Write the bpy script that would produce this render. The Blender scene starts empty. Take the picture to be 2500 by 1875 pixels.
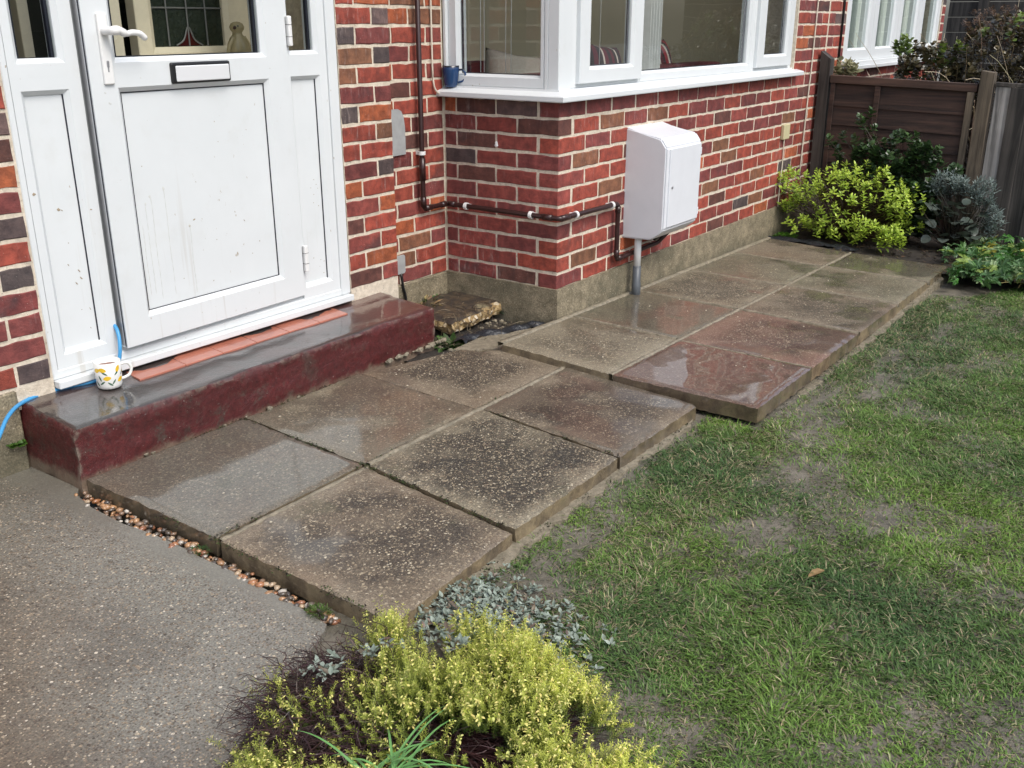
import bpy, bmesh, math, random
import numpy as np
from mathutils import Vector, Matrix

S = bpy.context.scene
COL = S.collection
rnd = random.Random(7)
rng = np.random.default_rng(11)
R = math.radians

# ------------------------------------------------------------------ camera, sky, sun, exposure
cam = bpy.data.cameras.new('camera'); co = bpy.data.objects.new('camera', cam); COL.objects.link(co)
cam.sensor_width = 36.0; cam.lens = 36.0 * 2403.27 / 2500.0
cam.clip_start = 0.05; cam.clip_end = 500
co.location = (-3.6305, -2.3568, 1.2969)
co.rotation_euler = (R(90) - 0.3528, 0.0, -0.9484)
S.camera = co
S.render.resolution_x, S.render.resolution_y = 1024, 768

SUN_EL, SUN_AZ = R(52), R(192)          # azimuth clockwise from +Y
W = bpy.data.worlds.new("World"); S.world = W; W.use_nodes = True
nt = W.node_tree; nt.nodes.clear()
out = nt.nodes.new('ShaderNodeOutputWorld'); bg = nt.nodes.new('ShaderNodeBackground')
sky = nt.nodes.new('ShaderNodeTexSky'); sky.sky_type = 'NISHITA'; sky.sun_disc = False
sky.sun_elevation = SUN_EL; sky.sun_rotation = SUN_AZ
sky.air_density = 1.0; sky.dust_density = 3.0; sky.ozone_density = 1.0
hs = nt.nodes.new('ShaderNodeHueSaturation'); hs.inputs['Saturation'].default_value = 0.72
nt.links.new(sky.outputs[0], hs.inputs['Color']); nt.links.new(hs.outputs[0], bg.inputs[0])
bg.inputs[1].default_value = 0.15
nt.links.new(bg.outputs[0], out.inputs[0])
sl = bpy.data.lights.new('sun', 'SUN'); so = bpy.data.objects.new('sun', sl); COL.objects.link(so)
sl.energy = 1.35; sl.angle = R(26); sl.color = (1.0, 0.97, 0.92)
sd = Vector((math.sin(SUN_AZ) * math.cos(SUN_EL), math.cos(SUN_AZ) * math.cos(SUN_EL), math.sin(SUN_EL)))
so.rotation_euler = sd.to_track_quat('Z', 'Y').to_euler()
S.view_settings.view_transform = 'Standard'; S.view_settings.look = 'None'
S.view_settings.gamma = 1.0; S.view_settings.exposure = 0.60
S.view_settings.use_curve_mapping = False
S.cycles.max_bounces = 8; S.cycles.transparent_max_bounces = 12
S.cycles.use_denoising = True

# ------------------------------------------------------------------ materials
class NT:
    def __init__(s, name):
        s.m = bpy.data.materials.new(name); s.m.use_nodes = True
        s.t = s.m.node_tree; s.n = s.t.nodes; s.n.clear()
        s.out = s.n.new('ShaderNodeOutputMaterial')
        s.geo = s.n.new('ShaderNodeNewGeometry')
        s.pos = s.geo.outputs['Position']
    def L(s, a, b): s.t.links.new(a, b)
    def put(s, sock, v):
        if hasattr(v, 'default_value') or isinstance(v, bpy.types.NodeSocket): s.L(v, sock)
        elif isinstance(v, (tuple, list)) and len(v) == 3 and sock.type == 'RGBA': sock.default_value = (*v, 1)
        else: sock.default_value = v
    def noise(s, scale, detail=4, rough=.6, vec=None, stretch=None, dist=0):
        n = s.n.new('ShaderNodeTexNoise'); n.inputs['Scale'].default_value = scale
        n.inputs['Detail'].default_value = detail; n.inputs['Roughness'].default_value = rough
        n.inputs['Distortion'].default_value = dist
        v = vec or s.pos
        if stretch:
            mp = s.n.new('ShaderNodeMapping'); mp.inputs['Scale'].default_value = stretch; s.L(v, mp.inputs[0]); v = mp.outputs[0]
        s.L(v, n.inputs['Vector']); return n.outputs['Fac']
    def voro(s, scale, feature='F1', vec=None, out='Color', rand=1.0):
        n = s.n.new('ShaderNodeTexVoronoi'); n.feature = feature; n.inputs['Scale'].default_value = scale
        n.inputs['Randomness'].default_value = rand
        s.L(vec or s.pos, n.inputs['Vector']); return n.outputs[out]
    def ramp(s, fac, stops):
        n = s.n.new('ShaderNodeValToRGB'); cr = n.color_ramp
        while len(cr.elements) < len(stops): cr.elements.new(.5)
        for e, (p, c) in zip(cr.elements, stops):
            e.position = p; e.color = (c, c, c, 1) if not isinstance(c, tuple) else (*c, 1)
        s.L(fac, n.inputs[0]); return n.outputs[0]
    def step(s, fac, a, b):
        n = s.n.new('ShaderNodeMapRange'); n.interpolation_type = 'SMOOTHSTEP'
        s.L(fac, n.inputs['Value']); n.inputs['From Min'].default_value = a; n.inputs['From Max'].default_value = b
        return n.outputs[0]
    def math(s, op, a, b=0.0, clamp=False):
        n = s.n.new('ShaderNodeMath'); n.operation = op; n.use_clamp = clamp
        s.put(n.inputs[0], a); s.put(n.inputs[1], b); return n.outputs[0]
    def mix(s, f, a, b, mode='MIX'):
        n = s.n.new('ShaderNodeMix'); n.data_type = 'RGBA'; n.blend_type = mode
        s.put(n.inputs['Factor'], f); s.put(n.inputs['A'], a) if False else None
        ia = [i for i in n.inputs if i.name == 'A' and i.type == 'RGBA'][0]
        ib = [i for i in n.inputs if i.name == 'B' and i.type == 'RGBA'][0]
        s.put(n.inputs[0], f); s.put(ia, a); s.put(ib, b)
        return [o for o in n.outputs if o.type == 'RGBA'][0]
    def bump(s, h, dist=.002, strength=1.0, normal=None):
        n = s.n.new('ShaderNodeBump'); n.inputs['Strength'].default_value = strength
        n.inputs['Distance'].default_value = dist; s.L(h, n.inputs['Height'])
        if normal: s.L(normal, n.inputs['Normal'])
        return n.outputs[0]
    def sep(s, v):
        n = s.n.new('ShaderNodeSeparateXYZ'); s.L(v, n.inputs[0]); return n.outputs
    def info(s):
        n = s.n.new('ShaderNodeObjectInfo'); return n.outputs
    def attr(s, name='Col'):
        n = s.n.new('ShaderNodeAttribute'); n.attribute_name = name; return n.outputs['Color']
    def gen(s):
        n = s.n.new('ShaderNodeTexCoord'); return n.outputs
    def bsdf(s, **kw):
        n = s.n.new('ShaderNodeBsdfPrincipled')
        for k, v in kw.items():
            s.put(n.inputs[k.replace('_', ' ')], v)
        s.L(n.outputs[0], s.out.inputs[0]); s.b = n; return s.m

def simple(name, col, rough=.5, var=.12, nscale=30, metal=0.0, spec=None, bump=0.0, bscale=200):
    t = NT(name); f = t.noise(nscale, 4)
    c = t.mix(f, tuple(x * (1 - var) for x in col), tuple(min(1, x * (1 + var)) for x in col))
    kw = dict(Base_Color=c, Roughness=rough, Metallic=metal)
    if bump: kw['Normal'] = t.bump(t.noise(bscale, 3), bump)
    m = t.bsdf(**kw)
    return m

def m_brick():
    t = NT('brick_clay'); i = t.info(); col = i['Color']
    n1 = t.noise(22, 5, .65); n2 = t.noise(7, 3); n3 = t.noise(90, 4, .7)
    c = t.mix(t.step(n1, .30, .75), t.mix(1.0, col, (.62, .60, .62), 'MULTIPLY'), t.mix(1.0, col, (1.30, 1.22, 1.15), 'MULTIPLY'))
    burn = t.math('MULTIPLY', t.step(n2, .56, .70), i['Alpha'])
    c = t.mix(t.math('MULTIPLY', burn, .7), c, (.055, .043, .045))
    bloom = t.noise(1, 5, .7, stretch=(60, 60, 9)); area = t.noise(3.2, 2)
    bl = t.math('MULTIPLY', t.step(bloom, .52, .72), t.step(area, .46, .66))
    c = t.mix(t.math('MULTIPLY', bl, .50), c, (.46, .37, .34))
    c = t.mix(t.math('MULTIPLY', t.step(n3, .62, .75), .35), c, (.05, .03, .028))
    c = t.mix(1.0, c, t.ramp(t.noise(1.3, 4, .6), [(.3, .78), (.7, 1.18)]), 'MULTIPLY')
    sp = t.voro(70, out='Distance'); c = t.mix(t.math('MULTIPLY', t.math('LESS_THAN', sp, .05), t.step(area, .45, .55)), c, (.75, .68, .6))
    b = t.bump(t.noise(120, 5, .7), .0026); b = t.bump(n1, .004, 1, b)
    return t.bsdf(Base_Color=c, Roughness=t.ramp(n1, [(.3, .62), (.7, .8)]), Normal=b, Specular_IOR_Level=.35)

def m_mortar():
    t = NT('lime_mortar'); n = t.noise(45, 5, .7); n2 = t.noise(6, 3)
    c = t.mix(t.step(n, .3, .7), (.55, .475, .37), (.74, .655, .53))
    c = t.mix(t.math('MULTIPLY', t.step(n2, .55, .72), .45), c, (.30, .24, .19))
    c = t.mix(t.math('MULTIPLY', t.step(t.noise(140, 3), .63, .72), .6), c, (.10, .08, .06))
    return t.bsdf(Base_Color=c, Roughness=.9, Normal=t.bump(t.noise(160, 5, .7), .003))

def m_slab():
    t = NT('paving_concrete'); i = t.info(); g = t.sep(t.gen()['Generated'])
    x, y = g[0], g[1]
    e = t.math('MINIMUM', t.math('MINIMUM', x, t.math('SUBTRACT', 1.0, x)), t.math('MINIMUM', y, t.math('SUBTRACT', 1.0, y)))
    wob = t.noise(7, 4, .65)
    ew = t.math('ADD', e, t.math('MULTIPLY', t.math('SUBTRACT', wob, .5), .34))
    idx = t.math('DIVIDE', i['Object Index'], 100.0)
    ew = t.math('ADD', ew, t.math('MULTIPLY', t.math('SUBTRACT', i['Random'], .5), .10))
    worn = t.math('MULTIPLY', t.step(ew, .0, .24), idx)
    cem = t.mix(t.noise(60, 5, .7), (.125, .112, .082), (.300, .268, .198))
    cem = t.mix(t.step(t.noise(3.5, 3), .4, .65), cem, t.mix(1.0, cem, (.72, .70, .66), 'MULTIPLY'))
    tint = t.mix(.65, cem, i['Color'], 'MIX'); cem = t.mix(.80, cem, tint)
    mat_ = t.mix(t.noise(9, 4), t.mix(1.0, i['Color'], (.10, .10, .10), 'MULTIPLY'), t.mix(1.0, i['Color'], (.30, .29, .28), 'MULTIPLY'))
    def chips(scale, keep0, keep1, stops, size):
        vn = t.n.new('ShaderNodeTexVoronoi'); vn.inputs['Scale'].default_value = scale
        wv = t.n.new('ShaderNodeVectorMath'); wv.operation = 'ADD'; t.L(t.pos, wv.inputs[0])
        nn = t.n.new('ShaderNodeTexNoise'); nn.inputs['Scale'].default_value = scale * 1.3; t.L(t.pos, nn.inputs['Vector'])
        sc = t.n.new('ShaderNodeVectorMath'); sc.operation = 'SCALE'; t.L(nn.outputs['Color'], sc.inputs[0]); sc.inputs['Scale'].default_value = 1.1 / scale
        t.L(sc.outputs[0], wv.inputs[1]); t.L(wv.outputs[0], vn.inputs['Vector'])
        cell = t.sep(vn.outputs['Color']); col_ = t.ramp(cell[0], stops)
        rad = t.math('MULTIPLY', t.math('ADD', .45, t.math('MULTIPLY', cell[2], .75)), size)
        return col_, t.math('MULTIPLY', t.math('LESS_THAN', vn.outputs['Distance'], rad), t.step(cell[1], keep0, keep1)), vn
    s1, k1, v1 = chips(150, .05, .25, [(.0, (.018, .016, .014)), (.22, (.055, .045, .033)), (.42, (.155, .122, .080)), (.66, (.28, .225, .145)), (.86, (.42, .35, .235)), (1.0, (.58, .52, .39))], .55)
    s2, k2, v2 = chips(100, .78, .84, [(.0, (.05, .035, .027)), (.40, (.13, .09, .06)), (.70, (.26, .20, .13)), (.92, (.36, .30, .20)), (1.0, (.50, .45, .35))], .42)
    agg = t.mix(k1, mat_, s1); agg = t.mix(k2, agg, s2); vn = v1
    worn = t.math('MULTIPLY', worn, t.math('ADD', .5, t.math('MULTIPLY', t.step(t.noise(5.5, 4, .6), .36, .52), .5)))
    rust = t.math('MULTIPLY', t.step(t.noise(2.1, 4, .6), .47, .66), .55)
    cem = t.mix(rust, cem, t.mix(t.noise(60, 4, .7), (.145, .092, .056), (.235, .165, .105)))
    cem = t.mix(t.math('MULTIPLY', k1, .30), cem, s1); cem = t.mix(t.math('MULTIPLY', k2, .6), cem, s2)
    c = t.mix(worn, cem, agg)
    c = t.mix(1.0, c, t.ramp(t.noise(230, 4, .75), [(.32, .42), (.5, 1.0), (.68, 1.75)]), 'MULTIPLY')
    side_ = t.math('SUBTRACT', 1.0, t.step(t.sep(t.geo.outputs['True Normal'])[2], .3, .7))
    c = t.mix(t.math('MULTIPLY', side_, .75), c, t.mix(t.step(t.noise(12, 5, .7), .35, .65), (.085, .058, .032), (.27, .205, .115)))
    dk = t.noise(4.2, 4, .6); c = t.mix(t.math('MULTIPLY', t.math('MULTIPLY', t.step(dk, .52, .66), worn), .55), c, (.018, .018, .015))
    gr = t.noise(6, 3); c = t.mix(t.math('MULTIPLY', t.step(gr, .60, .74), .35), c, (.055, .065, .03))
    # a film of water: smooth coat, thick where it pools
    pool = t.noise(2.3, 3, .55); pool = t.math('ADD', pool, t.math('SUBTRACT', i['Alpha'], .5))
    film = t.step(pool, .49, .60)
    rel = t.math('ADD', t.math('MULTIPLY', t.noise(70, 4, .6), t.math('ADD', .35, worn)), t.math('MULTIPLY', t.math('MULTIPLY', vn.outputs['Distance'], -1.1), worn))
    flat = t.math('SUBTRACT', 1.0, t.math('MULTIPLY', film, t.math('ADD', .95, t.math('MULTIPLY', t.step(i['Alpha'], .62, .78), .038))))
    bb = t.bump(t.math('MULTIPLY', rel, flat), .0045)
    cb = t.bump(t.math('ADD', t.math('MULTIPLY', t.math('MULTIPLY', t.noise(75, 4, .7), flat), t.math('ADD', .5, worn)), t.math('MULTIPLY', t.noise(9, 1), .010)), .0060)
    c = t.mix(1.0, c, t.ramp(film, [(0, 1.0), (1, .64)]), 'MULTIPLY')
    return t.bsdf(Base_Color=c, Roughness=.6, Normal=bb, Coat_Weight=t.math('ADD', .30, t.math('MULTIPLY', film, .70)), Coat_Roughness=t.math('ADD', t.ramp(film, [(0, .09), (1, .0)]), t.math('SUBTRACT', .050, t.math('MULTIPLY', t.step(i['Alpha'], .62, .78), .040))), Coat_Normal=cb, Coat_IOR=1.6)

def m_drive():
    t = NT('driveway_concrete'); xyz = t.sep(t.pos)
    near = t.math('MULTIPLY', t.step(t.math('ADD', xyz[0], t.math('MULTIPLY', t.noise(7, 4), .14)), -2.27, -2.19), .6)
    patch = t.noise(2.2, 3)
    base = t.mix(t.noise(50, 5, .7), (.128, .124, .104), (.255, .248, .208))
    base = t.mix(t.step(patch, .42, .62), base, t.mix(1.0, base, (.72, .70, .70), 'MULTIPLY'))
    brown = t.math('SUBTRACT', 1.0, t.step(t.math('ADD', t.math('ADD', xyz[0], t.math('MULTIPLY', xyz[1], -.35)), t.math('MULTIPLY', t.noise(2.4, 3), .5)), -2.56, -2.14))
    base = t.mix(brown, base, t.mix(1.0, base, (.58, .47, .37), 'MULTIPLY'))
    spk = None
    for sc_, k0, k1, sz, in ((190, .30, .50, .50), (120, .62, .74, .42), (75, .93, .95, .30)):
        vn = t.n.new('ShaderNodeTexVoronoi'); vn.inputs['Scale'].default_value = sc_; t.L(t.pos, vn.inputs['Vector']); cell = t.sep(vn.outputs['Color'])
        st_ = t.ramp(cell[0], [(0, (.05, .04, .03)), (.45, (.13, .10, .07)), (.78, (.27, .21, .14)), (.95, (.48, .41, .30)), (1, (.62, .56, .46))])
        rad = t.math('MULTIPLY', t.math('ADD', .4, t.math('MULTIPLY', cell[2], .8)), sz)
        kk = t.math('MULTIPLY', t.math('LESS_THAN', vn.outputs['Distance'], rad), t.step(cell[1], k0, k1))
        base = t.mix(t.math('MULTIPLY', kk, t.math('SUBTRACT', 1.0, near)), base, st_)
    spk = 0.0; stone = (.5, .5, .5)
    base = t.mix(1.0, base, t.ramp(t.noise(200, 4, .75), [(.32, .5), (.5, 1.0), (.68, 1.6)]), 'MULTIPLY')
    c = base; c = t.mix(near, c, t.mix(t.noise(80, 4), (.125, .118, .095), (.175, .166, .135)))
    film = t.step(t.noise(1.6, 3, .5), .42, .60)
    h = t.math('ADD', t.math('MULTIPLY', t.noise(75, 5, .7), t.math('SUBTRACT', 1.15, near)), t.math('MULTIPLY', t.noise(22, 2), .3))
    b = t.bump(h, .005)
    cb = t.bump(h, .0030)
    return t.bsdf(Base_Color=c, Roughness=.55, Normal=b, Coat_Weight=t.math('ADD', .5, t.math('MULTIPLY', film, .5)), Coat_Roughness=t.ramp(film, [(0, .26), (1, .14)]), Coat_Normal=cb, Coat_IOR=1.65)

def m_step():
    t = NT('painted_step'); nz = t.sep(t.geo.outputs['Normal'])[2]; top = t.step(nz, .55, .85)
    xyz = t.sep(t.pos)
    wear = t.noise(10, 5, .7); fine = t.noise(90, 5, .7)
    red = t.mix(t.noise(5, 3), (.052, .0075, .0075), (.105, .011, .011))
    drt = t.step(t.math('ADD', wear, t.math('MULTIPLY', t.math('SUBTRACT', fine, .5), .5)), .50, .68)
    right = t.step(xyz[0], -1.9, -.75)
    drt = t.math('MULTIPLY', drt, t.math('SUBTRACT', 1.0, t.math('MULTIPLY', right, .62)))
    face = t.mix(t.math('MULTIPLY', drt, .9), red, (.052, .040, .030))
    face = t.mix(1.0, face, t.ramp(t.noise(45, 5, .75), [(.3, .55), (.7, 1.35)]), 'MULTIPLY')
    face = t.mix(t.step(t.noise(120, 4, .7), .66, .74), face, (.35, .31, .27))
    low = t.math('SUBTRACT', 1.0, t.step(t.math('ADD', xyz[2], t.math('MULTIPLY', t.noise(18, 4, .7), .07)), .02, .055))
    face = t.mix(t.math('MULTIPLY', low, .7), face, (.20, .16, .11))
    topc = t.mix(t.step(t.noise(4, 4), .4, .62), (.036, .032, .029), (.055, .034, .030))
    topc = t.mix(t.math('MULTIPLY', t.step(xyz[0], -1.0, -.75), .6), topc, (.10, .03, .027))
    topc = t.mix(t.step(fine, .66, .76), topc, (.16, .13, .11))
    edge = t.math('MULTIPLY', t.step(t.geo.outputs['Pointiness'], .515, .57), t.step(t.noise(26, 4, .7), .42, .58))
    face = t.mix(t.math('MULTIPLY', edge, .75), face, (.20, .165, .13))
    c = t.mix(top, face, topc)
    film = t.math('MULTIPLY', top, t.step(t.noise(2.6, 3), .25, .42))
    rough = t.ramp(film, [(0, .55), (1, .35)])
    flat = t.math('SUBTRACT', 1.0, t.math('MULTIPLY', film, .86))
    b = t.bump(t.math('MULTIPLY', t.noise(70, 5, .7), t.math('SUBTRACT', 1.1, t.math('MULTIPLY', top, .6))), .004)
    cb = t.bump(t.math('ADD', t.math('MULTIPLY', t.noise(60, 3), flat), t.math('MULTIPLY', t.noise(24, 2), .05)), .003)
    return t.bsdf(Base_Color=c, Roughness=rough, Normal=b, Coat_Weight=t.ramp(film, [(0, .08), (1, 1.0)]), Coat_Roughness=t.ramp(film, [(0, .35), (1, .03)]), Coat_Normal=cb, Coat_IOR=1.7)

def m_plinth():
    t = NT('cement_render'); z = t.sep(t.pos)[2]
    n = t.noise(14, 5, .7); f = t.noise(110, 4, .7)
    c = t.mix(t.step(n, .3, .7), (.150, .128, .082), (.310, .262, .175))
    c = t.mix(t.math('MULTIPLY', t.step(t.noise(3, 3), .45, .65), .6), c, (.098, .092, .060))
    vp = t.n.new('ShaderNodeTexVoronoi'); vp.inputs['Scale'].default_value = 120; t.L(t.pos, vp.inputs['Vector']); pc = t.sep(vp.outputs['Color'])
    c = t.mix(t.math('MULTIPLY', t.math('MULTIPLY', t.math('LESS_THAN', vp.outputs['Distance'], .42), t.step(pc[1], .5, .6)), .55), c, t.ramp(pc[0], [(0, (.07, .055, .035)), (.6, (.24, .19, .12)), (1, (.50, .44, .33))]))
    c = t.mix(1.0, c, t.ramp(t.noise(190, 4, .75), [(.32, .55), (.5, 1.0), (.68, 1.5)]), 'MULTIPLY')
    c = t.mix(t.step(f, .66, .76), c, (.42, .37, .28))
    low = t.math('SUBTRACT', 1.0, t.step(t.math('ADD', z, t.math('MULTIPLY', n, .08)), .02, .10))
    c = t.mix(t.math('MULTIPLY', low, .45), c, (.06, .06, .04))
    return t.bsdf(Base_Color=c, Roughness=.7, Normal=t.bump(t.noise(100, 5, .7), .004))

def m_wood(name, a, b, stretch=(40, 40, 2.2), knots=True):
    t = NT(name); i = t.info()
    add = t.n.new('ShaderNodeVectorMath'); add.operation = 'ADD'; t.L(t.pos, add.inputs[0])
    cx = t.n.new('ShaderNodeCombineXYZ'); t.L(t.math('MULTIPLY', i['Random'], 7.0), cx.inputs[0]); t.L(t.math('MULTIPLY', i['Random'], 3.0), cx.inputs[2]); t.L(cx.outputs[0], add.inputs[1])
    v = add.outputs[0]
    g = t.noise(1, 6, .65, vec=v, stretch=stretch, dist=.6); w = t.noise(3, 3, vec=v)
    c = t.mix(t.step(g, .30, .70), a, b); c = t.mix(1.0, c, t.ramp(w, [(.3, .6), (.7, 1.15)]), 'MULTIPLY')
    c = t.mix(1.0, c, t.mix(.5, (1, 1, 1), i['Color']), 'MULTIPLY')
    if knots:
        k = t.voro(1, 'F1', vec=None, out='Distance')
    return t.bsdf(Base_Color=c, Roughness=.72, Normal=t.bump(g, .003))

def m_upvc():
    t = NT('white_upvc'); xyz = t.sep(t.pos)
    n = t.noise(5, 4); c = t.mix(n, (.62, .65, .655), (.70, .725, .73))
    low = t.math('SUBTRACT', 1.0, t.step(xyz[2], .3, 1.0))
    sp = t.noise(75, 3, .6, stretch=(1, 1, .45)); pt = t.noise(4, 2)
    d = t.math('MULTIPLY', t.math('MULTIPLY', t.step(sp, .70, .73), t.step(pt, .46, .58)), .85)
    c = t.mix(d, c, (.36, .30, .22))
    run = t.noise(1, 3, .6, stretch=(30, 30, 1.2)); c = t.mix(t.math('MULTIPLY', t.math('MULTIPLY', t.step(run, .60, .72), low), .34), c, (.42, .38, .31))
    c = t.mix(t.math('MULTIPLY', t.step(t.noise(9, 4, .65), .52, .75), .10), c, (.45, .43, .36))
    return t.bsdf(Base_Color=c, Roughness=.32, Specular_IOR_Level=.4)

def m_glass(name='window_glass', tint=(.93, .96, .94)):
    t = NT(name); fr = t.n.new('ShaderNodeFresnel'); t.L(t.math('SUBTRACT', 1.52, t.math('MULTIPLY', t.geo.outputs['Backfacing'], 1.52 - 1 / 1.52)), fr.inputs[0])
    tr = t.n.new('ShaderNodeBsdfTransparent'); tr.inputs[0].default_value = (*tint, 1)
    gl = t.n.new('ShaderNodeBsdfGlossy'); gl.inputs['Roughness'].default_value = 0.0; gl.inputs[0].default_value = (.95, .97, 1, 1)
    t.L(t.bump(t.noise(2.5, 1), .0012), gl.inputs['Normal'])
    mx = t.n.new('ShaderNodeMixShader'); f = t.math('MULTIPLY', fr.outputs[0], 1.6, True)
    t.L(f, mx.inputs[0]); t.L(tr.outputs[0], mx.inputs[1]); t.L(gl.outputs[0], mx.inputs[2]); t.L(mx.outputs[0], t.out.inputs[0])
    return t.m

def m_leaf(name, rough=.42, trans=.25, spec=.5):
    t = NT(name); c = t.attr(); n = t.noise(60, 3)
    c = t.mix(1.0, c, t.ramp(n, [(.3, .75), (.7, 1.2)]), 'MULTIPLY')
    p = t.n.new('ShaderNodeBsdfPrincipled'); t.L(c, p.inputs['Base Color']); p.inputs['Roughness'].default_value = rough
    p.inputs['Specular IOR Level'].default_value = spec
    tl = t.n.new('ShaderNodeBsdfTranslucent'); t.L(c, tl.inputs[0])
    mx = t.n.new('ShaderNodeMixShader'); mx.inputs[0].default_value = trans
    t.L(p.outputs[0], mx.inputs[1]); t.L(tl.outputs[0], mx.inputs[2]); t.L(mx.outputs[0], t.out.inputs[0])
    return t.m

def m_soil(name, a, b, wet=.35):
    t = NT(name); n = t.noise(9, 6, .7); f = t.noise(80, 5, .7)
    c = t.mix(t.step(n, .3, .7), a, b); c = t.mix(t.step(f, .6, .75), c, tuple(x * 1.7 for x in b))
    return t.bsdf(Base_Color=c, Roughness=.8, Coat_Weight=wet, Coat_Roughness=.35, Normal=t.bump(t.math('ADD', f, n), .01))

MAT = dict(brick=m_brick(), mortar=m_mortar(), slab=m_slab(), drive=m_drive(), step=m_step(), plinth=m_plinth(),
    upvc=m_upvc(), glass=m_glass(), leaf=m_leaf('leaf'), shiny=m_leaf('glossy_leaf', .28, .12, .6), grass=m_leaf('grass_blade', .5, .3, .3),
    twig=simple('twig', (.045, .017, .016), .7, .4, 50), lawn=m_soil('lawn_soil', (.080, .074, .050), (.20, .178, .138)),
    soil=m_soil('dark_soil', (.018, .014, .011), (.04, .032, .024)),
    panelw=m_wood('brown_fence_stain', (.022, .012, .009), (.082, .043, .030), (30, 1.6, 30)),
    postw=m_wood('weathered_post', (.040, .030, .020), (.20, .158, .110), (26, 26, 1.3)),
    boardw=m_wood('grey_weathered_board', (.018, .016, .014), (.105, .092, .080), (30, 30, 1.2)),
    black=simple('black_plastic', (.012, .012, .013), .35), membrane=simple('weed_membrane', (.016, .018, .022), .38, .4, 40, bump=.01, bscale=35),
    pipe=simple('brown_painted_pipe', (.030, .011, .010), .32, .45, 60), clip=simple('white_clip', (.75, .75, .73), .4),
    meter=simple('meter_box_grp', (.68, .70, .73), .36, .06, 12), cable=simple('cream_cable', (.62, .55, .45), .5),
    grey=simple('grey_duct', (.09, .10, .11), .4), zinc=simple('zinc_plate', (.34, .35, .35), .45, .3, 25),
    hose=simple('blue_hose', (.06, .30, .58), .35, .1), tile=None, chrome=simple('polished_flap', (.86, .87, .88), .22, .02, 5, metal=.25),
    steel=simple('steel_strip', (.42, .42, .43), .35, .2, 30, metal=.7), gasket=simple('rubber_gasket', (.012, .013, .025), .4),
    cream=simple('cream_paint', (.62, .55, .42), .5), room=simple('magnolia_wall', (.80, .69, .47), .8, .05, 4), ceil=simple('ceiling_paint', (.7, .68, .62), .8),
    floor=simple('carpet', (.42, .36, .28), .95), sofa=simple('burgundy_fabric', (.075, .010, .016), .85, .3, 60), dark=simple('dark_interior', (.02, .022, .018), .7),
    lead=simple('lead_came', (.14, .14, .14), .4), obscure=simple('obscured_pane', (.016, .022, .015), .12, .8, 9, bump=.004, bscale=60),
    stone=None)

def m_tile():
    t = NT('quarry_tile'); n = t.noise(12, 4); c = t.mix(n, (.33, .105, .062), (.47, .175, .115))
    c = t.mix(t.math('MULTIPLY', t.step(t.noise(5, 3), .55, .7), .4), c, (.20, .06, .04))
    return t.bsdf(Base_Color=c, Roughness=.4, Coat_Weight=.8, Coat_Roughness=.08, Normal=t.bump(t.noise(60, 3), .001))
MAT['tile'] = m_tile()

def m_vcol(name, rough=.5, coat=0.0, bump=.002):
    t = NT(name); c = t.attr(); n = t.noise(60, 4)
    c = t.mix(1.0, c, t.ramp(n, [(.3, .8), (.7, 1.15)]), 'MULTIPLY')
    return t.bsdf(Base_Color=c, Roughness=rough, Coat_Weight=coat, Coat_Roughness=.1, Normal=t.bump(n, bump))
MAT['stone'] = m_vcol('wet_pebble', .4, .7)

# ------------------------------------------------------------------ object helpers
def tag(o, label=None, cat=None, group=None, kind=None):
    if label: o['label'] = label
    if cat: o['category'] = cat
    if group: o['group'] = group
    if kind: o['kind'] = kind
    return o
def attach(o, parent):
    if parent is not None:
        o.parent = parent
        M = Matrix.Identity(4); p = parent
        while p is not None:
            M = p.matrix_basis @ M if p.parent is None else p.parent_chain @ M if False else p.matrix_basis @ M
            p = p.parent
        # parents are unscaled and unrotated empties or meshes at the origin: only translation matters
        o.matrix_parent_inverse = Matrix.Translation(-world_loc(parent))
    return o
def world_loc(o):
    v = Vector((0, 0, 0))
    if o.parent is None: return Vector(o.location)
    return world_loc(o.parent) + Vector(o.location) + o.matrix_parent_inverse.translation
def thing(name, label, cat, loc=(0, 0, 0), group=None):
    o = bpy.data.objects.new(name, None); o.empty_display_size = .1; o.location = loc; COL.objects.link(o)
    return tag(o, label, cat, group)
def link(name, me, mat=None, parent=None, kind=None):
    if mat is not None and len(me.materials) == 0: me.materials.append(mat)
    o = bpy.data.objects.new(name, me); COL.objects.link(o)
    attach(o, parent)
    if kind: o['kind'] = kind
    return o
def bm_obj(name, bm, mat, parent=None, smooth=False, kind=None):
    me = bpy.data.meshes.new(name); bmesh.ops.recalc_face_normals(bm, faces=bm.faces)
    bm.to_mesh(me); bm.free()
    if smooth:
        for p in me.polygons: p.use_smooth = True
    else:
        for p in me.polygons: p.use_smooth = False
    return link(name, me, mat, parent, kind)
def np_mesh(name, V, T, C=None, smooth=False):
    """V (n,3), T (m,3 or 4) -> mesh; C (n,3) point colours"""
    V = np.asarray(V, np.float32); T = np.asarray(T, np.int32); k = T.shape[1]
    me = bpy.data.meshes.new(name)
    me.vertices.add(len(V)); me.vertices.foreach_set('co', V.ravel())
    me.loops.add(T.size); me.loops.foreach_set('vertex_index', T.ravel())
    me.polygons.add(len(T)); me.polygons.foreach_set('loop_start', np.arange(0, T.size, k, dtype=np.int32))
    me.polygons.foreach_set('use_smooth', np.full(len(T), bool(smooth)))
    if C is not None:
        a = me.color_attributes.new('Col', 'FLOAT_COLOR', 'POINT')
        a.data.foreach_set('color', np.c_[np.asarray(C, np.float32), np.ones(len(V), np.float32)].ravel())
    me.update(calc_edges=True); me.validate()
    if smooth == 'angle': me.set_sharp_from_angle(angle=R(38))
    return me
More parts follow.
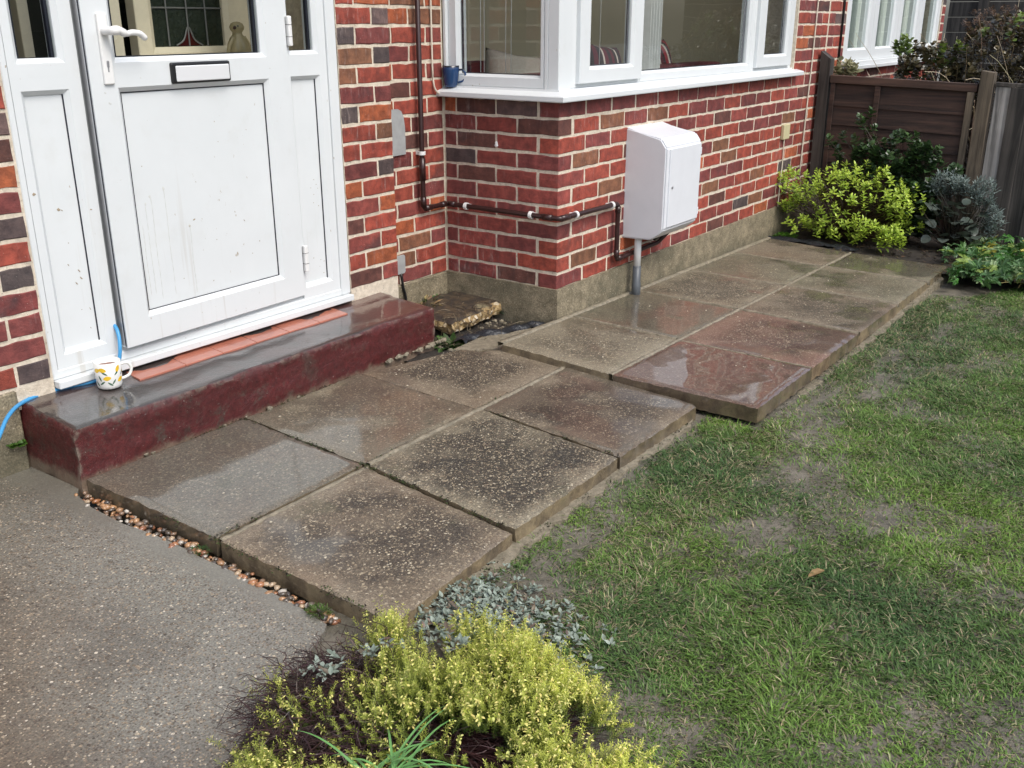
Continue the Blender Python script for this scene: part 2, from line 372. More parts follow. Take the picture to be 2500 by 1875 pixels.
def add_box(bm, x0, x1, y0, y1, z0, z1, bev=0.0, seg=1):
    vs = [bm.verts.new((x, y, z)) for x in (x0, x1) for y in (y0, y1) for z in (z0, z1)]
    F = [(0, 1, 3, 2), (4, 6, 7, 5), (0, 4, 5, 1), (2, 3, 7, 6), (0, 2, 6, 4), (1, 5, 7, 3)]
    fs = [bm.faces.new([vs[i] for i in f]) for f in F]
    if bev > 0:
        es = {e for f in fs for e in f.edges}
        bmesh.ops.bevel(bm, geom=list(es), offset=bev, segments=seg, affect='EDGES', profile=.5)
def box(name, x0, x1, y0, y1, z0, z1, mat, parent=None, bev=.002, seg=1):
    bm = bmesh.new(); add_box(bm, x0, x1, y0, y1, z0, z1, bev, seg); return bm_obj(name, bm, mat, parent)
def add_tube(bm, pts, r, n=10, cap=True):
    pts = [Vector(p) for p in pts]; rings = []; up = Vector((.13, .21, .97))
    rs = r if isinstance(r, (list, tuple)) else [r] * len(pts)
    prev = None
    for i, p in enumerate(pts):
        d = (pts[min(i + 1, len(pts) - 1)] - pts[max(i - 1, 0)]).normalized()
        a = d.cross(prev if prev is not None and abs(d.dot(prev)) < .95 else (up if abs(d.dot(up)) < .9 else Vector((1, 0, 0))))
        a = a.normalized(); b = a.cross(d).normalized()
        prev = b
        rings.append([bm.verts.new(p + rs[i] * (math.cos(2 * math.pi * k / n) * a + math.sin(2 * math.pi * k / n) * b)) for k in range(n)])
    for A, B in zip(rings, rings[1:]):
        # keep rings aligned
        off = min(range(n), key=lambda o: sum((A[k].co - B[(k + o) % n].co).length for k in range(0, n, 2)))
        for k in range(n):
            bm.faces.new((A[k], A[(k + 1) % n], B[(k + 1 + off) % n], B[(k + off) % n]))
        B[:] = B[off:] + B[:off]
    if cap:
        bm.faces.new(rings[0][::-1]); bm.faces.new(rings[-1])
def tube(name, pts, r, mat, parent=None, n=10):
    bm = bmesh.new(); add_tube(bm, pts, r, n); return bm_obj(name, bm, mat, parent, True)
def smooth_path(pts, k=6):
    P = [Vector(p) for p in pts]; P = [2 * P[0] - P[1]] + P + [2 * P[-1] - P[-2]]; o = []
    for i in range(1, len(P) - 2):
        for j in range(k):
            t = j / k; a, b, c, d = P[i - 1:i + 3]
            o.append(.5 * ((2 * b) + (c - a) * t + (2 * a - 5 * b + 4 * c - d) * t * t + (3 * b - a - 3 * c + d) * t ** 3))
    return o + [P[-2]]
def round_path(pts, rad=.03, k=5):
    P = [Vector(p) for p in pts]; o = [P[0]]
    for a, b, c in zip(P, P[1:], P[2:]):
        u = (a - b).normalized(); v = (c - b).normalized(); s = b + u * rad; e = b + v * rad
        for j in range(k + 1):
            t = j / k; o.append((1 - t) ** 2 * s + 2 * t * (1 - t) * b + t * t * e)
    return o + [P[-1]]
def lathe(name, prof, mat, parent=None, n=32, loc=(0, 0, 0)):
    bm = bmesh.new(); rings = []
    for r, z in prof:
        rings.append([bm.verts.new((loc[0] + r * math.cos(2 * math.pi * k / n), loc[1] + r * math.sin(2 * math.pi * k / n), loc[2] + z)) for k in range(n)] if r > 1e-6 else [bm.verts.new((loc[0], loc[1], loc[2] + z))])
    for A, B in zip(rings, rings[1:]):
        for k in range(n):
            if len(A) == 1: bm.faces.new((A[0], B[k], B[(k + 1) % n]))
            elif len(B) == 1: bm.faces.new((A[k], A[(k + 1) % n], B[0]))
            else: bm.faces.new((A[k], A[(k + 1) % n], B[(k + 1) % n], B[k]))
    return bm_obj(name, bm, mat, parent, True)
def ring_frame(bm, rect, inset, front, back, bead=.012, bdepth=.014, tf=lambda a, d, z: (a, d, z), c=.003):
    """mitred frame: rect=(a0,a1,z0,z1) outer; inset=(l,r,b,t) widths; sloping glazing bead at the inner edge; d runs into the wall"""
    a0, a1, z0, z1 = rect; l, r, b, t = inset
    def loop(f, d, extra=0.0):
        q = lambda w: (w + extra) * f if f else 0.0
        return [(a0 + (l + extra) * f, d, z0 + (b + extra) * f), (a1 - (r + extra) * f, d, z0 + (b + extra) * f), (a1 - (r + extra) * f, d, z1 - (t + extra) * f), (a0 + (l + extra) * f, d, z1 - (t + extra) * f)]
    loops = [loop(0, back), loop(0, front + c)]
    loops.append([(a0 + c, front, z0 + c), (a1 - c, front, z0 + c), (a1 - c, front, z1 - c), (a0 + c, front, z1 - c)])
    loops += [loop(1, front, -bead), loop(1, front + bdepth), loop(1, back)]
    R_ = [[bm.verts.new(tf(*p)) for p in lp] for lp in loops]
    for A, B in zip(R_, R_[1:] + R_[:1]):
        for k in range(4): bm.faces.new((A[k], A[(k + 1) % 4], B[(k + 1) % 4], B[k]))
def vnoise(x, y, seed=0):
    xi = np.floor(x).astype(int); yi = np.floor(y).astype(int); fx = x - xi; fy = y - yi
    fx = fx * fx * (3 - 2 * fx); fy = fy * fy * (3 - 2 * fy)
    def h(a, b):
        n = (a * 374761393 + b * 668265263 + seed * 974711) & 0x7fffffff
        n = ((n ^ (n >> 13)) * 1274126177) & 0x7fffffff
        return ((n ^ (n >> 16)) & 0xffff) / 65535.0
    return (h(xi, yi) * (1 - fx) + h(xi + 1, yi) * fx) * (1 - fy) + (h(xi, yi + 1) * (1 - fx) + h(xi + 1, yi + 1) * fx) * fy
def fbm(x, y, s, seed=0, o=4):
    v = 0; a = .5; t = 0
    for k in range(o):
        v = v + a * vnoise(x * s * 2 ** k, y * s * 2 ** k, seed + k); t += a; a *= .5
    return v / t

# ------------------------------------------------------------------ ground
D = .635          # main wall of the house behind the step
YP = .55          # face of the porch brickwork
def zrear(x): return .030 - .018 * (x + .5)

g = box('ground', -60, 60, -60, 60, -.30, -.16, MAT['lawn'], bev=0); tag(g, kind='structure')

def grid_obj(name, x0, x1, y0, y1, nx, ny, zf, mat, keep=None, kind='structure'):
    xs, ys = np.meshgrid(np.linspace(x0, x1, nx), np.linspace(y0, y1, ny)); z = zf(xs, ys)
    V = np.c_[xs.ravel(), ys.ravel(), z.ravel()]
    i = np.arange(nx * ny).reshape(ny, nx); Q = np.c_[i[:-1, :-1].ravel(), i[:-1, 1:].ravel(), i[1:, 1:].ravel(), i[1:, :-1].ravel()]
    if keep is not None:
        cx = V[Q][:, :, 0].mean(1); cy = V[Q][:, :, 1].mean(1); Q = Q[keep(cx, cy)]
    o = link(name, np_mesh(name, V, Q, smooth=True), mat); tag(o, kind=kind); return o

def lawn_z(x, y):
    z = -.052 + .018 * (fbm(x, y, 3.0, 3) - .5) + .016 * (fbm(x, y, 14, 5) - .5)
    return z - .018 * np.clip(x + .5, 0, 4) * .9
grid_obj('lawn', -4.5, 4.2, -5, -.75, 260, 130, lawn_z, MAT['lawn'])
# bed along the fence and the gap beside the step
def bed_z(x, y): return -.035 + .03 * (fbm(x, y, 6, 9) - .5) + .02 * (fbm(x, y, 25, 2) - .5)
grid_obj('flower_bed', 2.2, 3.25, -2.3, .1, 50, 100, bed_z, MAT['soil'])
def gap_z(x, y): return -.03 + .04 * (fbm(x, y, 9, 4) - .5) + .02 * (fbm(x, y, 40, 6) - .5)
grid_obj('planting_gap', -.75, .05, -.03, .66, 60, 50, gap_z, MAT['soil'])
grid_obj('neighbour_bed', 3.27, 9.5, -4, .05, 30, 30, lambda x, y: .02 + .03 * fbm(x, y, 3), MAT['soil'])

# driveway: a slab of concrete with a broken diagonal edge at the planting
bm = bmesh.new()
dp = [(-2.206, .66), (-2.206, .285), (-2.235, .25), (-2.256, .14), (-2.262, -.02), (-2.251, -.12), (-2.247, -.24), (-2.253, -.35), (-2.250, -.48), (-2.258, -.62), (-2.266, -.76), (-2.278, -.85), (-2.30, -.865), (-2.345, -.885), (-2.50, -.94), (-2.72, -1.03), (-3.05, -1.35), (-3.6, -2.0), (-4.4, -3.2), (-5.2, -6), (-12, -6), (-12, .66)]
top = [bm.verts.new((x, y, -.034)) for x, y in dp]; bot = [bm.verts.new((x, y, -.14)) for x, y in dp]
bm.faces.new(top); bm.faces.new(bot[::-1])
for k in range(len(dp)): bm.faces.new((top[k], bot[k], bot[(k + 1) % len(dp)], top[(k + 1) % len(dp)]))
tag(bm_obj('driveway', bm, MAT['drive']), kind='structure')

# ------------------------------------------------------------------ garden path
path = bpy.data.objects.new('garden_path', None); COL.objects.link(path); tag(path, kind='structure')
def slab(c, col, wet, thick=.055, seed=0, chip=(), age=60):
    """c: four corners (x,y,z) front-left, front-right, back-right, back-left"""
    n = 34; r = np.random.default_rng(seed + 100)
    P = np.array(c, float); u, v = np.meshgrid(np.linspace(0, 1, n), np.linspace(0, 1, n))
    g4 = ((1 - u) * (1 - v))[..., None] * P[0] + (u * (1 - v))[..., None] * P[1] + (u * v)[..., None] * P[2] + ((1 - u) * v)[..., None] * P[3]
    e = np.minimum(np.minimum(u, 1 - u), np.minimum(v, 1 - v))
    g4[..., 2] += .0025 * (fbm(g4[..., 0], g4[..., 1], 9, seed) - .5)
    bd = e < 1e-6
    g4[..., 2] -= np.where(bd, .003 + .004 * r.random((n, n)), 0)
    j = (fbm(g4[..., 0] + 9, g4[..., 1], 30, seed) - .5) * .015
    ctr = P.mean(0); dv = ctr[:2] - g4[..., :2]; dv /= np.linalg.norm(dv, axis=-1, keepdims=True)
    g4[..., :2] += np.where(bd, np.abs(j) + .001, 0)[..., None] * dv
    for (ci, rad) in chip:
        d = np.linalg.norm(g4[..., :2] - P[ci][:2], axis=-1); w = np.clip(1 - d / rad, 0, 1)
        g4[..., :2] += (w * rad * .55)[..., None] * dv; g4[..., 2] -= .012 * w
    V = g4.reshape(-1, 3); i = np.arange(n * n).reshape(n, n)
    Q = np.c_[i[:-1, :-1].ravel(), i[:-1, 1:].ravel(), i[1:, 1:].ravel(), i[1:, :-1].ravel()]
    ring = np.r_[i[0, :-1], i[:-1, -1], i[-1, :0:-1], i[:0:-1, 0]]
    low = V[ring].copy(); low[:, 2] -= thick; low[:, :2] += (r.random((len(ring), 2)) - .5) * .006
    k = np.arange(len(ring)) + len(V); kn = np.roll(k, -1); rn = np.roll(ring, -1)
    Q = np.r_[Q, np.c_[ring, k, kn, rn]]
    me = np_mesh('paving_slab', np.r_[V, low], Q, smooth='angle')
    o = link('paving_slab', me, MAT['slab'], path); o.color = (*col, wet); o.pass_index = age; return o
TAN = (.215, .184, .124); GREY = (.162, .150, .120); BRN = (.178, .132, .090); RED = (.165, .044, .032); OLV = (.165, .155, .098)
zf = 0.0
fx_i = [-2.197, -1.585, -1.005, -.420]; fx_c = [-2.200, -1.628, -1.040, -.478]; fx_o = [-2.216, -1.70, -1.120, -.553]
fy_i = [.262, .262, .262, .012]
fcol = [(GREY, .68), (TAN, .60), (BRN, .45)]; ocol = [(BRN, .44), (TAN, .41), (BRN, .60)]
h = .003
for k in range(3):
    zz = [.001, .000, -.004][k]
    yb0, yb1 = .262, (.262 if k < 2 else .10)
    slab([(fx_c[k] + h, -.352, zz), (fx_c[k + 1] - h, -.352, zz + .002), (fx_i[k + 1] - h, yb1, zz + .001), (fx_i[k] + h, yb0, zz)], *fcol[k], age=(22, 40, 85)[k], seed=k, chip=((2, .12),) if k == 2 else ())
    zo = [-.004, .003, .004][k]
    slab([(fx_o[k] + h, [-1.006, -.980, -.976][k], zo), (fx_o[k + 1] - h, [-.978, -.974, -.980][k], zo), (fx_c[k + 1] - h, -.368, zo + .002), (fx_c[k] + h, -.368, zo)], *ocol[k], age=(80, 100, 85)[k], seed=10 + k, chip=((1, .022),) if k == 2 else ())
rx_c = [-.524, .057, .695, 1.300, 1.880, 2.375]; rx_o = [-.528, .037, .641, 1.265, 1.854, 2.345]; rx_i = [-.468, .095, .715, 1.308, 1.920, 2.490]
rci = [(TAN, .50), (OLV, .62), (TAN, .44), (OLV, .54), (BRN, .50)]; rco = [(RED, .82), (RED, .52), (BRN, .48), (OLV, .48), (OLV, .62)]
for k in range(5):
    z0, z1 = zrear(rx_c[k]), zrear(rx_c[k + 1]); e0 = .006 if k == 0 else 0
    slab([(rx_c[k] + h, -.582, z0), (rx_c[k + 1] - h, -.582, z1), (rx_i[k + 1] - h, -.030, z1 + .002), (rx_i[k] + h, -.030, z0 + .002)], *rci[k], age=(65, 25, 75, 35, 20)[k], seed=20 + k, chip=())
    slab([(rx_o[k] + h, -1.190 + .006 * k, z0 - .002), (rx_o[k + 1] - h, -1.186 + .006 * k, z1), (rx_c[k + 1] - h, -.597, z1 + .001), (rx_c[k] + h, -.597, z0)], *rco[k], age=(12, 55, 60, 45, 20)[k], seed=30 + k, chip=())
# mortar under and between the slabs
t = NT('path_mortar'); c_ = t.mix(t.step(t.noise(40, 5, .7), .3, .7), (.15, .13, .088), (.29, .25, .18)); c_ = t.mix(t.step(t.noise(90, 4, .7), .62, .72), c_, (.05, .045, .035))
MAT['pm'] = t.bsdf(Base_Color=c_, Roughness=.7, Coat_Weight=.4, Coat_Roughness=.2, Normal=t.bump(t.noise(70, 5, .7), .006))
def strip(name, a, b, w, mat, z_off=0, parent=None, n=40, seed=1, wj=.006):
    """a rough ridge of mortar from a to b"""
    a = np.array(a, float); b = np.array(b, float); t_ = np.linspace(0, 1, n)[:, None]; P = a + (b - a) * t_
    d = (b - a) / np.linalg.norm(b - a); nrm = np.array([-d[1], d[0], 0]); r = np.random.default_rng(seed); V = []
    for s, dz in ((-1, -.02), (-.8, 0), (0, .0015), (.8, 0), (1, -.02)):
        V.append(P + nrm * (s * w / 2 + (r.random((n, 1)) - .5) * wj) + np.c_[np.zeros((n, 2)), dz + z_off + (r.random(n) - .5) * .002])
    V = np.concatenate(V); i = np.arange(5 * n).reshape(5, n)
    Q = np.c_[i[:-1, :-1].ravel(), i[:-1, 1:].ravel(), i[1:, 1:].ravel(), i[1:, :-1].ravel()]
    return link(name, np_mesh(name, V, Q, smooth=True), mat, parent)
strip('mortar_joint', (-2.19, -.360, -.008), (-1.04, -.360, -.004), .020, MAT['pm'], parent=path, seed=2)
strip('mortar_joint', (-1.62, -.360, .003), (-.49, -.360, .003), .020, MAT['pm'], parent=path, seed=3)
strip('mortar_joint', (-.52, -.590, zrear(-.5) - .002), (2.37, -.590, zrear(2.37) + .001), .019, MAT['pm'], parent=path, seed=4, n=70)
for k in range(1, 5):
    zz = zrear(rx_c[k])
    dd = -.003 if k == 1 else .0015
    strip('mortar_joint', (rx_o[k], -1.18, zz + dd), (rx_c[k], -.6, zz + dd), .013 if k > 1 else .010, MAT['pm'], parent=path, seed=5 + k)
    strip('mortar_joint', (rx_c[k], -.58, zz + .0015), (rx_i[k], -.03, zz + .0015), .014, MAT['pm'], parent=path, seed=15 + k)
strip('mortar_joint', (-.46, -.022, .034), (2.49, -.020, -.018), .034, MAT['pm'], parent=path, seed=41, n=80)
bm = bmesh.new()
def rough_bed(pts, z0, z1):
    tv = [bm.verts.new((x, y, z1)) for x, y in pts]; bv = [bm.verts.new((x, y, z0)) for x, y in pts]
    bm.faces.new(tv)
    for k in range(len(pts)): bm.faces.new((tv[k], bv[k], bv[(k + 1) % len(pts)], tv[(k + 1) % len(pts)]))
def jag(a, b, n, amp, seed):
    r = random.Random(seed); return [(a[0] + (b[0] - a[0]) * i / n + r.uniform(-amp, amp), a[1] + (b[1] - a[1]) * i / n + r.uniform(-amp, amp)) for i in range(n)]
rough_bed(jag((-2.165, .25), (-2.165, -.97), 18, .006, 1) + jag((-2.175, -1.02), (-.58, -.995), 40, .014, 2) + jag((-.55, -.97), (-.47, -.03), 12, .01, 3) + jag((-.44, .02), (-.6, .25), 5, .008, 4), -.13, -.042)
bm.faces.ensure_lookup_table()
bm_obj('mortar_bed', bm, MAT['pm'], path)
bm = bmesh.new()
rough_bed(jag((-.50, -.05), (-.51, -1.20), 14, .008, 5) + jag((-.51, -1.212), (2.35, -1.175), 60, .016, 6) + jag((2.34, -1.16), (2.49, -.02), 14, .01, 7) + [(-.48, -.02)], -.16, -.060)
bm_obj('mortar_bed', bm, MAT['pm'], path)
# cement patch where the two runs of slabs meet beside the wall
bm = bmesh.new()
pt = jag((-.56, .15), (-.43, .0), 6, .006, 8) + jag((-.43, .0), (-.46, -.01), 2, .004, 9) + jag((-.46, -.02), (-.02, .015), 8, .008, 10) + jag((-.03, .02), (-.40, .20), 8, .010, 11)
rough_bed(pt, -.05, -.006); bm_obj('mortar_patch', bm, MAT['pm'], path)

# ------------------------------------------------------------------ bricks
BR = dict(R=(.315, .071, .048), O=(.385, .110, .048), B=(.200, .056, .052), D=(.128, .056, .046), N=(.210, .098, .056), K=(.086, .068, .067), P=(.150, .100, .094), M=(.258, .065, .054))
def brick_mesh(L, H, seed):
    r = random.Random(seed); bm = bmesh.new(); dpt = .1
    nx = 5 if L > .15 else 3
    out2 = [(L * i / nx, 0) for i in range(nx)] + [(L, 0), (L, H * .5)] + [(L - L * i / nx, H) for i in range(nx)] + [(0, H), (0, H * .5)]
    J = lambda a: r.uniform(-a, a)
    cx, cz = L / 2, H / 2
    o1 = []
    for x, z in out2:
        x += J(.0020); z += J(.0024)
        o1.append((x, z))
    A = [bm.verts.new((x + (cx - x) * .0 + math.copysign(.0030, cx - x) + J(.0008), J(.0008), z + math.copysign(.0030, cz - z) * (0 if abs(z - cz) < .01 else 1) + J(.0008))) for x, z in o1]
    Bv = [bm.verts.new((x, .0035 + J(.0008), z)) for x, z in o1]
    Cv = [bm.verts.new((x, dpt, z)) for x, z in o1]
    n = len(o1); bm.faces.new(A)
    for U, Wv in ((A, Bv), (Bv, Cv)):
        for k in range(n): bm.faces.new((U[k], U[(k + 1) % n], Wv[(k + 1) % n], Wv[k]))
    me = bpy.data.meshes.new('brick'); bmesh.ops.recalc_face_normals(bm, faces=bm.faces); bm.to_mesh(me); bm.free(); me.materials.append(MAT['brick']); return me
BL, BH, JT = .2115, .0624, .0126
VS = [brick_mesh(BL, BH, i) for i in range(10)]; VH = [brick_mesh(.102, BH, 50 + i) for i in range(8)]
def brick(parent, a0, a1, zb, plane, axis, key=None, fade=None):
    """axis 'x': face looks to -y at y=plane, a runs along x; axis 'y': face looks to -x at x=plane, a0<a1 along y"""
    w = a1 - a0
    me = rnd.choice(VS if w > .155 else VH); L = BL if w > .155 else .102
    o = bpy.data.objects.new('brick', me); COL.objects.link(o)
    key = key or rnd.choices('RBMDONPK', (36, 22, 26, 6, 5, 6, 1, 3))[0]
    c = BR[key]; f = rnd.uniform(.86, 1.14)
    o.color = (c[0] * f * rnd.uniform(.95, 1.05), c[1] * f, c[2] * f, rnd.random() ** 1.5 if key in 'RBMD' else .15)
    z = zb + JT / 2 + rnd.uniform(-.001, .001)
    if axis == 'x':
        o.location = (a0, plane + rnd.uniform(-.0016, .0008), z)
    else:
        o.location = (plane + rnd.uniform(-.0016, .0008), a1, z); o.rotation_euler = (0, 0, -math.pi / 2)
    o.scale = (w / L, 1, 1)
    attach(o, parent)
    return o
Z0 = .905; CP = .075
def zc(k): return Z0 - CP * k     # bottom joint of course k

house = thing('brick_house', 'red brick house with a square bay window and pale cream pointing', 'house', (1.5, 0, 0))
wall = None
bm = bmesh.new()
RC = .0030
add_box(bm, RC, 3.28, RC, .30, .10, .982)                         # bay front below the sill
add_box(bm, RC, .20, .30, D + .02, .10, .982)                      # bay side below the sill
add_box(bm, -.447, RC, D + RC, D + .25, .10, 2.6)                  # main wall beside the porch
add_box(bm, 2.705, 3.28, RC, .30, .982, 2.6)                       # right of the window
wall = bm_obj('wall', bm, MAT['mortar'], house)
# bay side, strings read from the inner corner to the outer one
side = {0: 'ODPD', 1: 'BMD', 2: 'BDMK', 3: 'KMB', 4: 'BDMK', 5: 'BMMB', 6: 'MMBB', 7: 'MMB', 8: 'BMBM', 9: 'MMR', 10: 'BBDK'}
for k in range(0, 11):
    zb = zc(k)
    if k % 2 == 0:
        s = side[k]
        for (a0, a1), key in zip(((.5675, .628), (.3425, .5575), (.1175, .3325)), s): brick(wall, a0, a1, zb, 0, 'y', key)
    else:
        s = side[k]
        for (a0, a1), key in zip(((.4550, .628), (.2275, .445), (0, .2175)), s): brick(wall, a0, a1, zb, 0, 'y', key)
front_first = {1: 'P', 3: 'O', 5: 'B', 7: 'P', 9: 'K', 0: 'B', 2: 'R', 4: 'M', 6: 'R', 8: 'R', 10: 'B'}
special = {(3, 1): 'N', (2, 1): 'B', (1, 1): 'R', (1, 2): 'N', (5, 2): 'N', (2, 3): 'O', (3, 3): 'D', (9, 9): 'K', (4, 7): 'N', (5, 6): 'O', (7, 10): 'N'}
for k in range(0, 11):
    zb = zc(k)
    xs = .0 if k % 2 == 0 else -.1025
    n = 0
    while xs < 3.25:
        a0, a1 = xs, min(xs + .2120, 3.26)
        if k % 2 == 1 and n == 0: xs += .225; n += 1; continue     # the side stretcher turns the corner
        if k % 2 == 0 and n == 0: key = side[k][-1] if False else front_first[k]
        else: key = special.get((k, n)) or (front_first[k] if n == 0 else None)
        brick(wall, a0 + rnd.uniform(-.002, .002) * (n > 0), a1, zb, 0, 'x', key); xs += .225; n += 1
for k in range(-10, 0):
    zb = zc(k); xs = 2.715; edges = [2.712]
    nxt = 2.925 if k % 2 else 2.8125
    while nxt < 3.24: edges.append(nxt); nxt += .225
    edges.append(3.262)
    for a0, a1 in zip(edges, edges[1:]):
        if a1 - a0 > .04: brick(wall, a0 + .005, a1 - .005, zb, 0, 'x')
for k in range(-11, 11):                                           # main wall beside the porch
    zb = zc(k); js = [0.0, -.2275, -.447] if k % 2 else [0.0, -.115, -.340, -.447]
    for a1, a0 in zip(js, js[1:]): brick(wall, a0 + .005, a1 - (.008 if a1 == 0 else .005), zb, D, 'x', rnd.choices('RBMOND', (30, 18, 25, 14, 5, 5))[0])
# rendered plinth
bm = bmesh.new()
add_box(bm, -.012, 3.28, -.012, .25, -.2, .160, .0)
add_box(bm, -.012, .15, .25, D, -.2, .160, .0)
add_box(bm, -.44, -.0125, D - .012, D + .2, -.2, .160, .006)
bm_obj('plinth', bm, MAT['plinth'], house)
# upper storeys outside the frame
t = NT('distant_brickwork'); bn = t.n.new('ShaderNodeTexBrick'); mp = t.n.new('ShaderNodeMapping'); mp.inputs['Rotation'].default_value = (R(90), 0, 0)
t.L(t.pos, mp.inputs[0]); t.L(mp.outputs[0], bn.inputs[0]); bn.inputs['Scale'].default_value = 1; bn.inputs['Brick Width'].default_value = .225; bn.inputs['Row Height'].default_value = .075; bn.inputs['Mortar Size'].default_value = .005
bn.inputs['Color1'].default_value = (.27, .045, .03, 1); bn.inputs['Color2'].default_value = (.15, .045, .035, 1); bn.inputs['Mortar'].default_value = (.5, .42, .32, 1)
MAT['upper'] = t.bsdf(Base_Color=bn.outputs[0], Roughness=.85)
bm = bmesh.new(); add_box(bm, -.447, 3.5, D + .002, D + .25, 2.601, 4.6); add_box(bm, -.03, 3.28, -.03, D, 2.30, 2.60)
bm_obj('upper_wall', bm, MAT['upper'], house)
bm = bmesh.new(); add_box(bm, -.12, 3.3, -.14, D, 2.605, 2.72); bm_obj('bay_roof', bm, MAT['upvc'], house)

# ------------------------------------------------------------------ bay window
win = bm_obj('bay_window', (lambda bm: (add_box(bm, .020, .120, .020, .075, 1.02, 2.3, .003), add_box(bm, .020, .060, .0752, .095, 1.02, 2.3, .003), bm)[-1])(bmesh.new()), MAT['upvc'], house)
def poly_sill():
    bm = bmesh.new()
    pr = [(-.048, .978), (-.050, .982), (-.050, .999), (-.046, 1.003), (.010, 1.016), (.012, 1.024), (.30, 1.026), (.30, .9785)]
    def col(x, y): return None
    st = [('s', .642), ('c', None), ('f', 2.758)]
    rows = []
    for kind, v in st:
        row = []
        for d, z in pr:
            if kind == 's': p = (d, v, z)
            elif kind == 'c': p = (d, d, z)
            else: p = (v, d, z)
            row.append(bm.verts.new(p))
        rows.append(row)
    for A, B in zip(rows, rows[1:]):
        n = len(pr)
        for k in range(n): bm.faces.new((A[k], A[(k + 1) % n], B[(k + 1) % n], B[k]))
    bm.faces.new(rows[0]); bm.faces.new(rows[-1][::-1])
    return bm
bm_obj('sill', poly_sill(), MAT['upvc'], win)
tfx = lambda a, d, z: (a, d, z)            # frames in the bay front, d runs to +y
tfy = lambda a, d, z: (d, a, z)            # frames in the bay side, d runs to +x
bm = bmesh.new(); ring_frame(bm, (.098, .618, 1.024, 2.25), (.027, .055, .054, .06), .022, .085, tf=tfy); bm_obj('frame', bm, MAT['upvc'], win)
box('cover_strip', .004, .06, .6182, .634, 1.026, 2.3, MAT['upvc'], win)
def pane(name, parent, x0, x1, z0, z1, y, axis='x', mat='glass', th=.006):
    if axis == 'x': return box(name, x0, x1, y, y + th, z0, z1, MAT[mat], parent, bev=0)
    return box(name, y, y + th, x0, x1, z0, z1, MAT[mat], parent, bev=0)
def pane1(name, parent, x0, x1, z0, z1, y, axis='x', mat='glass'):
    V = [(x0, y, z0), (x1, y, z0), (x1, y, z1), (x0, y, z1)] if axis == 'x' else [(y, x1, z0), (y, x0, z0), (y, x0, z1), (y, x1, z1)]
    return link(name, np_mesh(name, V, [(0, 1, 2, 3)]), MAT[mat], parent)
pane1('pane', win, .121, .567, 1.074, 2.19, .046, 'y')
def spacer(parent, x0, x1, z0, z1, y, axis='x', w=.010):
    bm = bmesh.new(); ring_frame(bm, (x0, x1, z0, z1), (w, w, w, w), y, y + .012, .001, .001, tfx if axis == 'x' else tfy)
    bm_obj('spacer_bar', bm, MAT['gasket'], parent)
spacer(win, .119, .569, 1.072, 2.19, .050, 'y')
bm = bmesh.new(); ring_frame(bm, (.1205, .735, 1.024, 2.25), (.06, .04, .05, .05), .024, .085, tf=tfx); bm_obj('frame', bm, MAT['upvc'], win)
bm = bmesh.new(); ring_frame(bm, (.7352, 2.085, 1.024, 2.25), (.012, .06, .048, .06), .024, .085, tf=tfx); bm_obj('frame', bm, MAT['upvc'], win)
bm = bmesh.new(); ring_frame(bm, (2.0852, 2.702, 1.010, 2.25), (.05, .05, .05, .05), .024, .085, tf=tfx); bm_obj('frame', bm, MAT['upvc'], win)
for x0, x1, gl, gr in ((.160, .716, .094, .094), (2.106, 2.652, .112, .094)):
    bm = bmesh.new(); ring_frame(bm, (x0, x1, 1.042, 2.20), (gl, gr, .070, .075), .002, .05, .014, .014, tfx); cs = bm_obj('casement', bm, MAT['upvc'], win)
    pane1('pane', win, x0 + gl - .005, x1 - gr + .005, 1.108, 2.13, .024)
    spacer(win, x0 + gl - .006, x1 - gr + .006, 1.106, 2.13, .030)
pane1('pane', win, .745, 2.028, 1.070, 2.19, .050)
spacer(win, .743, 2.030, 1.066, 2.19, .056)

# room behind the bay
rm = bmesh.new()
def quad(bm, pts): bm.faces.new([bm.verts.new(p) for p in pts])
[quad(rm, q_) for q_ in ([(.10, 3.6, .2), (3.2, 3.6, .2), (3.2, 3.6, .45), (.10, 3.6, .45)], [(2.9, 3.6, .45), (3.2, 3.6, .45), (3.2, 3.6, 2.5), (2.9, 3.6, 2.5)])]; quad(rm, [(3.2, .3, .2), (3.2, 3.6, .2), (3.2, 3.6, 2.5), (3.2, .3, 2.5)])  # unseen opening added in the back wall so daylight reaches the room
quad(rm, [(.10, .64, .2), (.10, 3.6, .2), (.10, 3.6, 2.5), (.10, .64, 2.5)])
o = bm_obj('room_wall', rm, MAT['room']); tag(o, kind='structure')
rm = bmesh.new(); quad(rm, [(.10, .2, .2), (3.2, .2, .2), (3.2, 3.6, .2), (.1, 3.6, .2)]); tag(bm_obj('room_floor', rm, MAT['floor']), kind='structure')
rm = bmesh.new(); quad(rm, [(.04, .1, 2.29), (3.2, .1, 2.29), (3.2, 3.6, 2.29), (.04, 3.6, 2.29)]); tag(bm_obj('room_ceiling', rm, MAT['ceil']), kind='structure')
sofa = thing('sofa', 'dark burgundy sofa seen through the bay window', 'sofa', (1.5, .6, .2))
box('backrest', .40, 2.60, .42, .62, .25, 1.055, MAT['sofa'], sofa, .04, 3)
box('seat', .40, 2.60, .62, 1.30, .25, .66, MAT['sofa'], sofa, .04, 3)
box('armrest', .40, .62, .62, 1.32, .25, .95, MAT['sofa'], sofa, .04, 3); box('armrest', 2.38, 2.60, .62, 1.32, .25, .95, MAT['sofa'], sofa, .04, 3)
arm = thing('armchair', 'burgundy armchair behind the side pane of the bay window', 'armchair', (1.2, 1.5, .2))
